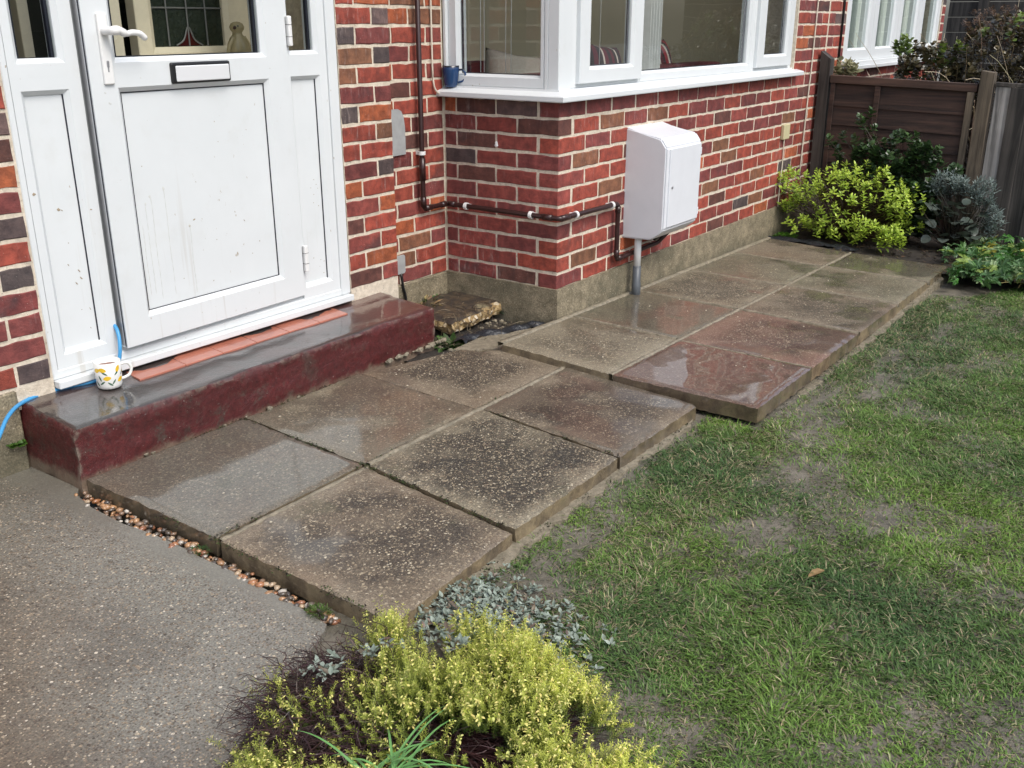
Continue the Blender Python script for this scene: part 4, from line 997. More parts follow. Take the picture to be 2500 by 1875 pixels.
bm = bmesh.new(); add_tube(bm, [(.635, -.062, .155), (.635, -.062, .075), (.632, -.064, .066), (.630, -.066, -.02)], [.0205, .0205, .0225, .0225], 16); bm_obj('grey_sleeve', bm, MAT['grey'], cd, True)
vc = tube('black_cable', smooth_path([(.80, -.12, .315), (.79, -.09, .285), (.82, -.06, .262), (.88, -.04, .255), (.93, -.02, .27)], 5), .013, MAT['black']); tag(vc, 'thick black cable curling out beneath the meter cabinet', 'cable')

def plate(name, label, shape, y, th, mat):
    bm = bmesh.new(); A = [bm.verts.new((x, y - th, z)) for x, z in shape]; B = [bm.verts.new((x, y, z)) for x, z in shape]; n = len(A)
    bm.faces.new(A); bm.faces.new(B[::-1])
    for k in range(n): bm.faces.new((A[k], B[k], B[(k + 1) % n], A[(k + 1) % n]))
    return tag(bm_obj(name, bm, mat), label, 'cover plate')
plate('cover_plate', 'large weathered grey metal plate with rounded shoulder on the brick wall', [(-.405, .742), (-.283, .744), (-.283, .862), (-.290, .905), (-.304, .930), (-.325, .940), (-.405, .940)], D - .004, .006, MAT['zinc'])
plate('cover_plate', 'small pale plate low on the wall with black cable below', [(-.385, .218), (-.380, .212), (-.324, .212), (-.317, .220), (-.317, .290), (-.324, .297), (-.380, .297), (-.385, .29)], D - .004, .008, MAT['zinc'])
tag(tube('earth_cable', smooth_path([(-.350, .622, .213), (-.345, .616, .15), (-.335, .612, .10), (-.332, .605, -.02)], 5), .006, MAT['black']), 'short black cable dropping from the small pale plate to the soil', 'cable')
tag(tube('window_cable', smooth_path([(-.088, .624, 2.5), (-.087, .624, 1.20), (-.084, .624, 1.06), (-.076, .622, 1.015), (-.055, .62, .993), (-.03, .62, .983)], 5), .0042, MAT['cable']), 'thin cream cable beside the brown pipe bending under the window sill', 'cable')
tag(tube('wall_cable', smooth_path([(3.008, -.008, 2.5), (3.006, -.008, 1.20), (2.994, -.008, .85), (2.985, -.008, .6), (2.98, -.008, .30)], 4), .0050, MAT['cable']), 'long cream cable running down the brickwork next to the fence post', 'cable')
jb = thing('junction_box', 'small cream junction box on the brickwork near the fence', 'junction box', (2.63, 0, .63))
box('housing', 2.585, 2.685, -.022, 0, .590, .683, simple('aged_cream_plastic', (.55, .50, .30), .5), jb, .003)
tube('cable', smooth_path([(2.632, -.008, .592), (2.640, -.008, .45), (2.632, -.008, .30), (2.63, -.008, .16)], 4), .0042, MAT['cable'], jb)
bm = bmesh.new(); r = random.Random(5)
m0 = bmesh.ops.create_icosphere(bm, subdivisions=2, radius=1)
for v in m0['verts']: v.co = Vector((-.001 - .006 * max(0, .9 - abs(v.co.y)) if v.co.x < 0 else .003, .3345 + v.co.y * (.013 if v.co.z < 0 else .008), .781 + v.co.z * .013))
tag(bm_obj('mastic_blob', bm, MAT['clip'], None, True), 'small white mastic blob on the shaded side of the bay', 'mastic')

# ------------------------------------------------------------------ fence
fence = thing('panel_fence', 'low brown lap panel fence between two posts behind the shrubs', 'fence', (3.15, -.55, 0))
FX = 3.16
bm = bmesh.new()
vs = [(x, y, z) for x in (FX - .03, FX + .045) for y in (-.098, -.022) for z in (-.1,)]
b4 = [bm.verts.new(p) for p in ((FX - .035, -.098, -.1), (FX + .04, -.098, -.1), (FX + .04, -.026, -.1), (FX - .035, -.026, -.1))]
t4 = [bm.verts.new(p) for p in ((FX - .035, -.090, 1.065), (FX + .04, -.090, 1.065), (FX + .04, -.020, 1.115), (FX - .035, -.020, 1.115))]
bm.faces.new(b4[::-1]); bm.faces.new(t4)
for k in range(4): bm.faces.new((b4[k], b4[(k + 1) % 4], t4[(k + 1) % 4], t4[k]))
o = bm_obj('post', bm, MAT['boardw'], fence); o.color = (.55, .52, .50, 1)
def zt(y): return .962 + .028 * (y + .1)         # the panel sags a little towards the garden
nb = 8; pitch = .122
for i in range(nb):
    bm = bmesh.new(); z0 = .915 - pitch * (i + 1) - .02; z1 = z0 + pitch + .022
    ny = 6; rr = random.Random(i)
    for y in range(ny + 1):
        pass
    rows = []
    for y in range(ny + 1):
        yy = -.105 - (.865) * y / ny; s = .028 * (yy + .1); jz = rr.uniform(-.002, .002)
        rows.append([bm.verts.new(p) for p in ((FX - .018, yy, z0 + s + jz), (FX - .006, yy, z1 + s), (FX + .001, yy, z1 + s), (FX - .006, yy, z0 + s + jz))])
    for A, B in zip(rows, rows[1:]):
        for k in range(4): bm.faces.new((A[k], A[(k + 1) % 4], B[(k + 1) % 4], B[k]))
    bm.faces.new(rows[0]); bm.faces.new(rows[-1][::-1])
    o = bm_obj('board', bm, MAT['panelw'], fence); f = rr.uniform(.75, 1.2); o.color = (f, f, f, 1)
def bar(name, p0, p1, wy, wx, mat, col=(1, 1, 1, 1), z_lean=0):
    bm = bmesh.new(); add_box(bm, -.5, .5, -.5, .5, 0, 1, 0)
    return bm
def slant_box(name, x0, x1, ya, yb, za0, za1, zb0, zb1, mat, parent, col=1.0):
    bm = bmesh.new(); P = [bm.verts.new(p) for p in ((x0, ya, za0), (x1, ya, za0), (x1, ya, za1), (x0, ya, za1), (x0, yb, zb0), (x1, yb, zb0), (x1, yb, zb1), (x0, yb, zb1))]
    for f in ((0, 1, 2, 3), (7, 6, 5, 4), (0, 4, 5, 1), (1, 5, 6, 2), (2, 6, 7, 3), (3, 7, 4, 0)): bm.faces.new([P[i] for i in f])
    bmesh.ops.bevel(bm, geom=list(bm.edges), offset=.002, segments=1, affect='EDGES')
    o = bm_obj(name, bm, MAT[mat], parent); c = col if isinstance(col, tuple) else (col,) * 3; o.color = (*c, 1); return o
slant_box('top_rail', FX - .034, FX + .02, -.098, -1.010, .918, .966, .890, .938, 'panelw', fence, (1.5, 1.6, 1.6))
slant_box('batten', FX - .030, FX - .0185, -.105, -.135, 0, .915, 0, .914, 'panelw', fence, .9)
slant_box('batten', FX - .030, FX - .0185, -.395, -.430, 0, .905, 0, .904, 'panelw', fence, .9)
slant_box('batten', FX - .034, FX - .0185, -.958, -1.000, 0, .889, 0, .888, 'postw', fence, 1.3)
slant_box('post', FX - .05, FX + .03, -1.022, -1.100, -.1, 1.018, -.1, 1.008, 'postw', fence, 1.0)
cf = thing('closeboard_fence', 'upright grey weathered board fence to the right of the brown panel', 'fence', (3.2, -1.6, 0))
slant_box('top_rail', FX - .03, FX + .01, -1.108, -2.4, .930, .952, .890, .912, 'boardw', cf, 1.2)
yy = -1.112; rr = random.Random(12)
for i in range(13):
    w = .098 if i else .088; c = (9, 9.8, 10.6) if i == 0 else (lambda f: (f, f, f * 1.02))(rr.uniform(.55, 1.25))
    zt_ = .928 - .030 * (-(yy + 1.11)) / 1.2
    tilt = .006
    o = slant_box('board', FX - .022 - (.012 if i % 2 else 0), FX - .008 - (.012 if i % 2 else 0), yy, yy - w, -.12, zt_, -.12, zt_ - .003, 'boardw', cf, c)
    yy -= w - .008 if i else w

# ------------------------------------------------------------------ neighbour
nh = thing('neighbouring_house', 'neighbouring brick house with a four light white window beyond the fence', 'house', (4.9, 0, 0))
bm = bmesh.new(); add_box(bm, 3.283, 3.64, RC, .3, -.1, 2.6); add_box(bm, 3.64, 6.36, RC, .3, -.1, .972); add_box(bm, 6.235, 6.36, RC, .3, .972, 2.6); nw = bm_obj('wall', bm, MAT['mortar'], nh)
for k in range(-10, 8):
    zb = zc(k); ed = [3.285] + ([3.40, 3.632] if k % 2 else [3.512, 3.632])
    for a0, a1 in zip(ed, ed[1:]): brick(nw, a0 + .005, a1 - .005, zb, 0, 'x')
    ed = [6.24, 6.355]; brick(nw, 6.245, 6.355, zb, 0, 'x')
for k in range(0, 4):
    x = 3.64 - (.1125 if k % 2 else 0)
    while x < 6.2: brick(nw, max(3.642, x) + .004, min(x + .215, 6.23), zc(k), 0, 'x'); x += .225
nwn = bm_obj('window', (lambda bm: (add_box(bm, 3.62, 6.28, -.06, .2, .975, 1.0, .003), add_box(bm, 3.63, 6.26, -.03, .2, 1.0, 1.03, .003), bm)[-1])(bmesh.new()), MAT['upvc'], nh)
xs = [3.652, 4.30, 4.94, 5.58, 6.232]
for a, b in zip(xs, xs[1:]):
    bm = bmesh.new(); ring_frame(bm, (a + .002, b - .002, 1.031, 2.2), (.115, .115, .085, .09), .012, .08, .014, .014, tfx); f = bm_obj('frame', bm, MAT['upvc'], nwn)
    pane1('pane', nwn, a + .11, b - .11, 1.11, 2.12, .034)
nr = bmesh.new(); quad(nr, [(3.6, 1.6, .4), (6.3, 1.6, .4), (6.3, 1.6, 2.5), (3.6, 1.6, 2.5)]); bm_obj('room_wall', nr, simple('pale_room', (.35, .36, .33), .8), nh)
cu = bmesh.new(); prev = None
V = []; 
for i in range(180):
    x = 3.66 + 2.55 * i / 179; V.append((x, .20 + .03 * math.sin(i * .9) * (1 if (i // 22) % 2 else .5)))
for (x0, y0), (x1, y1), i in zip(V, V[1:], range(179)):
    if (i // 26) % 3 != 1 or True: quad(cu, [(x0, y0, .95), (x1, y1, .95), (x1, y1, 2.2), (x0, y0, 2.2)])
t = NT('net_curtain'); t.bsdf(Base_Color=t.mix(t.noise(30, 2), (.74, .80, .74), (.86, .90, .85)), Roughness=.9)
bm_obj('net_curtain', cu, t.m, nwn)
bm = bmesh.new(); add_box(bm, 3.283, 6.36, .004, .35, 2.601, 4.6); bm_obj('upper_wall', bm, MAT['upper'], nh)
tag(tube('black_wall_cable', [(3.53, -.008, 2.6), (3.53, -.008, .4)], .008, MAT['black']), 'thin black cable running down the wall left of the far window', 'cable')
bf = thing('back_fence', 'dark stained board fence behind the neighbouring garden', 'fence', (8.4, -1, 0))
for i in range(16):
    o = box('board', 8.40, 8.43, -3.5, .45, -.05 + .155 * i, .10 + .155 * i, MAT['boardw'], bf, .004); o.color = (.16, .18, .22, 1)  # same dark tint on every board
for y in (.1, -1.2, -2.5): o = box('post', 8.35, 8.40, y - .05, y + .05, -.1, 2.45, MAT['boardw'], bf, .003); o.color = (.2, .2, .22, 1)

# ------------------------------------------------------------------ plants
UP = np.array([0, 0, 1.0])
def unit(v): return v / (np.linalg.norm(v, axis=-1, keepdims=True) + 1e-9)
LEAF = dict(   # outline (along, across) half leaves
    oval=[(0, 0), (.22, .34), (.55, .46), (.82, .28), (1, 0)],
    round=[(0, 0), (.15, .40), (.5, .56), (.85, .36), (1, 0)],
    lance=[(0, 0), (.25, .22), (.55, .24), (.82, .12), (1, 0)],
    needle=[(0, 0), (.3, .09), (.7, .09), (1, 0)])
def leaves(P, Dv, Nv, Ln, Cc, shape='oval', fold=.18, curl=.15):
    """batch of folded leaves -> V,T,C"""
    P = np.asarray(P, float); Dv = unit(np.asarray(Dv, float)); Sx = unit(np.cross(Dv, Nv)); Nn = np.cross(Sx, Dv); n = len(P); Ln = np.asarray(Ln)[:, None]
    half = LEAF[shape]; mids = half
    pts = [(a, 0, 0) for a, w in mids]; 
    left = [(a, w, fold * w) for a, w in mids[1:-1]]; right = [(a, -w, fold * w) for a, w in mids[1:-1]]
    allp = pts + left + right; m = len(mids); k = m - 2
    V = np.stack([P + Ln * (a * Dv + b * Sx + (c - curl * a * a) * Nn) for a, b, c in allp], 1)
    T = []
    for s in range(2):
        o = m + s * k; L_ = [0] + [o + i for i in range(k)] + [m - 1]
        for i in range(m - 1):
            a, b, c, d = i, i + 1, L_[i + 1], L_[i]
            for tri in ((a, b, c), (a, c, d)):
                if len(set(tri)) == 3: T.append(tri if s == 0 else tri[::-1])
    T = np.array(T); q = len(allp)
    TT = (T[None] + (np.arange(n) * q)[:, None, None]).reshape(-1, 3)
    C = np.repeat(np.asarray(Cc, float)[:, None], q, 1)
    C = C * (1 + .25 * (np.array([p[0] for p in allp]) - .5))[None, :, None]
    return V.reshape(-1, 3), TT, C.reshape(-1, 3)
def merge(parts):
    V, T, C, o = [], [], [], 0
    for v, t_, c in parts: V.append(v); T.append(t_ + o); C.append(c); o += len(v)
    return np.concatenate(V), np.concatenate(T), np.concatenate(C)
def twigs(paths, r0, r1, cols):
    """paths (n,k,3) -> thin three sided tubes"""
    P = np.asarray(paths, float); n, k, _ = P.shape; d = unit(np.gradient(P, axis=1)); ref = np.array([.31, .17, .93]); a = unit(np.cross(d, ref)); b = np.cross(d, a)
    rad = np.linspace(1, 0, k)[None, :, None]; rr = np.asarray(r0).reshape(-1, 1, 1) * rad + np.asarray(r1).reshape(-1, 1, 1) * (1 - rad)
    ring = np.stack([P + rr * (math.cos(t_) * a + math.sin(t_) * b) for t_ in (0, 2.094, 4.189)], 2)     # n,k,3,3
    V = ring.reshape(-1, 3); base = (np.arange(n) * k * 3)[:, None, None]
    q = []
    for i in range(k - 1):
        for s in range(3):
            A = i * 3 + s; B = i * 3 + (s + 1) % 3; q += [(A, B, B + 3), (A, B + 3, A + 3)]
    T = (np.array(q)[None] + base).reshape(-1, 3); C = np.repeat(np.asarray(cols, float), k * 3, 0)
    return V, T, C
def arc(base, direc, length, droop, k=6, wob=.0):
    t_ = np.linspace(0, 1, k)[None, :, None]; b = np.asarray(base, float)[:, None]; d = unit(np.asarray(direc, float))[:, None]; L_ = np.asarray(length, float).reshape(-1, 1, 1)
    P = b + d * L_ * t_ - np.array([0, 0, 1.0]) * np.asarray(droop).reshape(-1, 1, 1) * L_ * t_ ** 2
    if wob: P = P + (rng.random(P.shape) - .5) * wob * L_ * t_
    return P
def jcol(base, n, v=.2, hue=.1):
    c = np.array(base)[None] * (1 + (rng.random((n, 1)) - .5) * 2 * v); return np.clip(c * (1 + (rng.random((n, 3)) - .5) * 2 * hue), 0, 1)
def mesh_part(name, parts, mat, parent, stuff=False):
    V, T, C = merge(parts); o = link(name, np_mesh(name, V, T, C), mat, parent)
    if stuff: o['kind'] = 'stuff'
    return o
def lc_mix(a, b, f): return np.asarray(a)[None] * (1 - f[:, None]) + np.asarray(b)[None] * f[:, None]

# --- lawn grass: one blade = three triangles
def grass(n, name):
    x = rng.uniform(-2.35, 3.3, n); y = rng.uniform(-3.1, -.95, n)
    edge = np.where(x < -.54, -1.00 + .0 * x, -1.20 + .006 * (x + .5)) - .006
    dens = fbm(x, y, 3.3, 21) * .62 + fbm(x, y, 11, 22) * .38
    ok = (y < edge + .004) & ~((x > 1.55) & (y > -1.30 - .25 * np.clip((x - 1.75) / .6, 0, 1.2)) & (x > 1.9)) & (((x + 2.475) ** 2 + (y + 1.37) ** 2) > .30 ** 2) & ((x > -2.2) | (y < -1.62)) & ~((x < -1.98) & (y > -1.30))
    bare = np.zeros(n)
    for bx, by, ra, rb in ((-.35, -1.36, .32, .10), (-.75, -1.42, .16, .12), (.25, -1.42, .34, .10), (.55, -1.33, .30, .05), (-1.25, -1.50, .22, .10), (-1.62, -1.10, .30, .07), (.0, -1.55, .18, .07), (-.95, -1.75, .16, .06), (1.2, -1.42, .25, .05), (-.1, -1.28, .25, .04), (-1.9, -1.12, .22, .10), (1.75, -1.36, .16, .05)):
        bare = np.maximum(bare, .9 * np.exp(-((x - bx) / (ra * .95)) ** 2 - ((y - by) / rb) ** 2))
    pr = np.clip((dens - .27) * 3.4, .42, .95) * (1 - .85 * np.clip(bare * 1.5, 0, 1))
    pr *= np.clip(1 - .5 * np.exp(-((y - edge) / .03) ** 2), 0, 1)
    ok &= rng.random(n) < pr
    x, y, dens, bare = x[ok], y[ok], dens[ok], bare[ok]; n = len(x)
    z = lawn_z(x, y) - .004
    clump = fbm(x, y, 7, 31) * 6.28 * 2.2
    az = clump + rng.normal(0, 1.15, n); lean = np.clip(rng.normal(1.27, .22, n), .4, 1.54)
    L = rng.uniform(.014, .048, n) * (.55 + .8 * np.clip((dens - .3) * 2.2, 0, 1)); w = rng.uniform(.0009, .0019, n)
    h = np.c_[np.cos(az), np.sin(az), np.zeros(n)]; s = np.c_[-np.sin(az), np.cos(az), np.zeros(n)]
    B = np.c_[x, y, z]
    mid = B + h * (L * .5 * np.sin(lean * .7))[:, None] + UP * (L * .5 * np.cos(lean * .7))[:, None]
    tip = mid + h * (L * .5 * np.sin(lean * 1.25))[:, None] + UP * (L * .5 * np.cos(lean * 1.25))[:, None]
    mid[:, 2] = np.maximum(mid[:, 2], z + .003 + .006 * rng.random(n)); tip[:, 2] = np.maximum(tip[:, 2], z + .003 + .009 * rng.random(n))
    W_ = w[:, None]
    V = np.stack([B - s * W_, B + s * W_, mid + s * W_ * .9, mid - s * W_ * .9, tip], 1).reshape(-1, 3)
    T = (np.array([(0, 1, 2), (0, 2, 3), (3, 2, 4)])[None] + (np.arange(n) * 5)[:, None, None]).reshape(-1, 3)
    tone = fbm(x, y, 2.1, 41); f = np.clip((tone - .30) * 2.3 + (rng.random(n) - .5) * .35, 0, 1)
    col = lc_mix((.076, .145, .046), (.160, .268, .050), f)
    dry = rng.random(n); pd = .19 + .35 * np.clip(.5 - dens, 0, 1) * 2 + .18 * np.exp(-((y + 1.28) / .10) ** 2)
    col[dry < pd] = jcol((.29, .26, .155), int((dry < pd).sum()), .35, .1)
    col *= (1 + (rng.random((n, 1)) - .5) * 1.0)
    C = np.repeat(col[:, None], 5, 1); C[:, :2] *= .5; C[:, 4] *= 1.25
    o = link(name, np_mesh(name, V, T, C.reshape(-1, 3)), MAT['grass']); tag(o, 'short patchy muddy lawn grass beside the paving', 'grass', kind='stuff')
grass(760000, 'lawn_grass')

# --- heather in the foreground
def heather():
    root = thing('heather_bush', 'golden yellow heather bush with bare dark red twigs in the foreground', 'heather', (-2.3, -1.3, -.05))
    # loose cushions: x, y, radius along x, radius along y, height, number of sprigs
    CL = [(q[0], q[1], q[2], q[3], q[4], int(q[5] * .74) + 6) for q in [(-2.30, -1.43, .09, .11, .17, 480), (-2.21, -1.33, .06, .07, .12, 150), (-2.24, -1.53, .05, .06, .07, 80), (-2.47, -1.27, .09, .05, .15, 210), (-2.40, -1.18, .06, .05, .13, 110),
          (-2.31, -1.08, .05, .05, .10, 120), (-2.255, -1.03, .04, .03, .08, 30), (-2.16, -1.20, .05, .06, .07, 70), (-2.55, -1.60, .12, .07, .15, 330), (-2.74, -1.19, .06, .08, .10, 190), (-2.72, -1.34, .06, .06, .13, 160),
          (-2.60, -1.10, .06, .07, .10, 42), (-2.56, -1.00, .03, .03, .07, 12), (-2.44, -1.42, .08, .06, .15, 110), (-2.36, -1.56, .08, .07, .13, 260), (-2.27, -1.49, .05, .06, .10, 120), (-2.36, -1.48, .08, .08, .15, 200), (-2.42, -1.70, .08, .06, .12, 220),  (-2.52, -1.20, .09, .09, .11, 40), (-2.50, -1.36, .08, .07, .14, 90), (-2.40, -1.33, .06, .06, .14, 90)]]
    C0 = np.array([-2.475, -1.33]); ra, rb = .30, .36
    def mound(x, y):
        z = np.zeros_like(x)
        for cx, cy, r1, r2, hh, _ in CL: z = np.maximum(z, hh * np.exp(-.40 * (((x - cx) / r1) ** 2 + ((y - cy) / r2) ** 2)))
        return -.05 + z * (.75 + .5 * fbm(x, y, 9, 51))
    x = np.concatenate([rng.normal(c[0], c[2] * .75, c[5]) for c in CL]); y = np.concatenate([rng.normal(c[1], c[3] * .75, c[5]) for c in CL])
    ccx = np.concatenate([np.full(c[5], c[0]) for c in CL]); ccy = np.concatenate([np.full(c[5], c[1]) for c in CL])
    n = len(x); d = fbm(x, y, 6, 52); bare = np.zeros(n); rad = np.zeros(n); a = np.zeros(n)
    pick = (y < -1.0 - .30 * (x + 2.30)) | (x < -2.40) | (d > .5)
    x, y, ccx, ccy, d, bare, rad, a = (q[pick] for q in (x, y, ccx, ccy, d, bare, rad, a)); n = len(x)
    keep = d > .26
    x, y, ccx, ccy = x[keep], y[keep], ccx[keep], ccy[keep]; n = len(x)
    z = mound(x, y)
    outw = np.c_[(x - ccx) / .09, (y - ccy) / .09, np.zeros(n)]
    dirv = unit(outw * .30 + np.c_[(x - C0[0]), (y - C0[1]), np.zeros(n)] * .4 + UP * .85 + (rng.random((n, 3)) - .5) * .9)
    L = rng.uniform(.045, .105, n) * np.where(rng.random(n) < .08, 1.5, 1)
    base = np.c_[x, y, z] - dirv * (L * .55)[:, None]
    k = 6; P = arc(base, dirv, L, rng.uniform(-.25, .15, n), k, .10)
    parts_l = []; m = 17
    tone = np.clip(fbm(x, y, 4, 53) * 1.6 - .3 + (rng.random(n) - .5) * .5 + (x + 2.42) * 1.6, 0, 1)
    for i in range(m):
        t_ = .12 + .88 * i / (m - 1); f = t_ * (k - 1); j = min(int(f), k - 2); q = P[:, j] * (1 - (f - j)) + P[:, j + 1] * (f - j); ax = unit(P[:, j + 1] - P[:, j])
        p0 = rng.uniform(0, 6.283, n)
        for s in range(4):
            ph = p0 + s * 1.571; u = unit(np.cross(ax, np.array([.3, .2, .93]))); v = np.cross(ax, u); sd_ = u * np.cos(ph)[:, None] + v * np.sin(ph)[:, None]
            dl = unit(sd_ * .9 + ax * .75); ln = rng.uniform(.0065, .0115, n) * (1.05 - .35 * t_)
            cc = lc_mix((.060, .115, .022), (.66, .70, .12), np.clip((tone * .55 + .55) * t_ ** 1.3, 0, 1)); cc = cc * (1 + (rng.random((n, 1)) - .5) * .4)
            parts_l.append(leaves(q, dl, ax, ln, cc, 'needle', .1, .1))
    mesh_part('foliage', parts_l, MAT['leaf'], root, True)
    # pale buds near the tips
    parts_b = []; sel = rng.random(n) < .42; Pb = P[sel]; nb_ = len(Pb)
    for i in range(7):
        t_ = .62 + .38 * i / 6; f = t_ * (k - 1); j = min(int(f), k - 2); q = Pb[:, j] * (1 - (f - j)) + Pb[:, j + 1] * (f - j); ax = unit(Pb[:, j + 1] - Pb[:, j])
        ph = rng.uniform(0, 6.283, nb_); u = unit(np.cross(ax, np.array([.3, .2, .93]))); v = np.cross(ax, u); sd_ = u * np.cos(ph)[:, None] + v * np.sin(ph)[:, None]
        parts_b.append(leaves(q + sd_ * .003, unit(sd_ + ax * .4 - UP * .5), ax, rng.uniform(.0055, .0085, nb_), jcol((.80, .74, .25), nb_, .15, .08), 'lance', .5, .1))
    mesh_part('flower_buds', parts_b, MAT['leaf'], root, True)
    # twigs
    nt_ = 2300; a = rng.uniform(0, 6.283, nt_); rad = np.sqrt(rng.random(nt_)); b = np.c_[C0[0] + .25 * ra * rad * np.cos(a), C0[1] + .25 * rb * rad * np.sin(a), np.full(nt_, -.045)]
    a2 = a + rng.normal(0, .6, nt_); e = np.sqrt(rng.random(nt_)) * 1.0; kk = rng.integers(0, n, nt_); ex = x[kk] + rng.normal(0, .03, nt_); ey = y[kk] + rng.normal(0, .03, nt_); ez = mound(ex, ey) - rng.uniform(.01, .07, nt_)
    E_ = np.c_[ex, ey, np.maximum(ez, -.04)]; t_ = np.linspace(0, 1, 6)[None, :, None]
    Pt = b[:, None] * (1 - t_) + E_[:, None] * t_ + (rng.random((nt_, 6, 3)) - .5) * .035 + np.array([0, 0, 1.0]) * .05 * (t_ * (1 - t_))
    n2 = 1500; th = rng.uniform(0, 6.283, n2); rr = np.sqrt(rng.random(n2)); bx = -2.50 + .19 * rr * np.cos(th); by = -1.16 + .17 * rr * np.sin(th)
    d2 = np.c_[rng.normal(-.35, .6, n2), rng.normal(.45, .6, n2), rng.uniform(.0, .7, n2)]
    P2 = arc(np.c_[bx, by, np.full(n2, -.035) + rng.random(n2) * .09], d2, rng.uniform(.05, .12, n2), rng.uniform(.1, .8, n2), 6, .35)
    P2[..., 2] = np.maximum(P2[..., 2], -.032)
    allc = np.r_[jcol((.048, .021, .021), nt_, .4, .1), jcol((.062, .034, .034), n2, .45, .12)]
    grey_ = rng.random(len(allc)) < .10; allc[grey_] = jcol((.20, .15, .14), int(grey_.sum()), .3)
    mesh_part('twigs', [twigs(np.concatenate([Pt, P2]), rng.uniform(.0009, .0017, nt_ + n2), np.full(nt_ + n2, .0006), allc)], MAT['leaf'], root, True)
heather()

# --- silver leaved ground cover behind the heather
def silver():
    root = thing('silver_leaf_plant', 'silvery grey green ground cover between the paving and yellow heather', 'plant', (-2.0, -1.05, -.05))
    n = 620; x = rng.normal(-2.03, .065, n); y = -1.14 + rng.normal(0, .105, n)
    ex = np.r_[rng.normal(-2.494, .02, 9), rng.normal(-2.406, .025, 10), rng.normal(-2.293, .03, 8)]; ey = np.r_[rng.normal(-1.08, .015, 9), rng.normal(-1.145, .02, 10), rng.normal(-1.29, .025, 8)]; ez = np.r_[np.full(9, .07), np.full(10, .10), np.full(8, .105)]
    z = np.r_[-.05 + rng.random(n) * .03, ez]; x = np.r_[x, ex]; y = np.r_[y, ey]; n = len(x); parts = []
    for i in range(7):
        a = rng.uniform(0, 6.283, n); el = rng.uniform(.1, 1.1, n); d = np.c_[np.cos(a) * np.cos(el), np.sin(a) * np.cos(el), np.sin(el)]
        g_ = rng.random(n); c = lc_mix((.13, .17, .13), (.36, .425, .36), g_); c[g_ < .22] = jcol((.17, .13, .09), int((g_ < .22).sum()), .3)
        parts.append(leaves(np.c_[x, y, z] + (rng.random((n, 3)) - .5) * .012, d, np.tile(UP, (n, 1)) + rng.normal(0, .2, (n, 3)), rng.uniform(.010, .021, n), c, 'lance', .25, .2))
    mesh_part('foliage', parts, MAT['leaf'], root, True)
    m = 200; xb = rng.normal(-2.02, .08, m); yb = rng.normal(-1.12, .12, m)
    mesh_part('stems', [twigs(arc(np.c_[xb, yb, np.full(m, -.05)], np.c_[rng.normal(0, .6, m), rng.normal(0, .6, m), rng.random(m)], rng.uniform(.02, .05, m), rng.uniform(.2, .8, m), 4, .2), np.full(m, .001), np.full(m, .0006), jcol((.16, .12, .08), m, .4))], MAT['leaf'], root, True)
silver()
def strap_plant():
    root = thing('strap_leaf_bulb', 'arching green strap leaved bulb clump growing through the yellow heather', 'bulb plant', (-2.55, -1.42, 0))
    r = random.Random(8); n = 24
    for i in range(n):
        az = r.uniform(-1.5, 1.7); L_ = r.uniform(.10, .26); b = Vector((-2.66 + r.uniform(-.025, .025), -1.385 + r.uniform(-.025, .025), .075)); d = Vector((math.cos(az) * .8, math.sin(az) * .8, r.uniform(.35, 1.0))).normalized(); dr = r.uniform(.35, 1.25)
        bm = bmesh.new(); k = 9; rows = []
        for j in range(k + 1):
            t_ = j / k; p = b + d * L_ * t_ - Vector((0, 0, 1)) * dr * L_ * t_ * t_; sd_ = d.cross(Vector((0, 0, 1))).normalized(); w = .0021 * (1 - t_ ** 3) + .0003
            rows.append([bm.verts.new(p - sd_ * w), bm.verts.new(p - Vector((0, 0, w * .5))), bm.verts.new(p + sd_ * w)])
        for A, B in zip(rows, rows[1:]):
            for q in range(2): bm.faces.new((A[q], A[q + 1], B[q + 1], B[q]))
        bm_obj('leaf', bm, MAT['strap'], root, True)
MAT['strap'] = simple('strap_leaf_green', (.12, .28, .08), .35, .4, 25)
strap_plant()

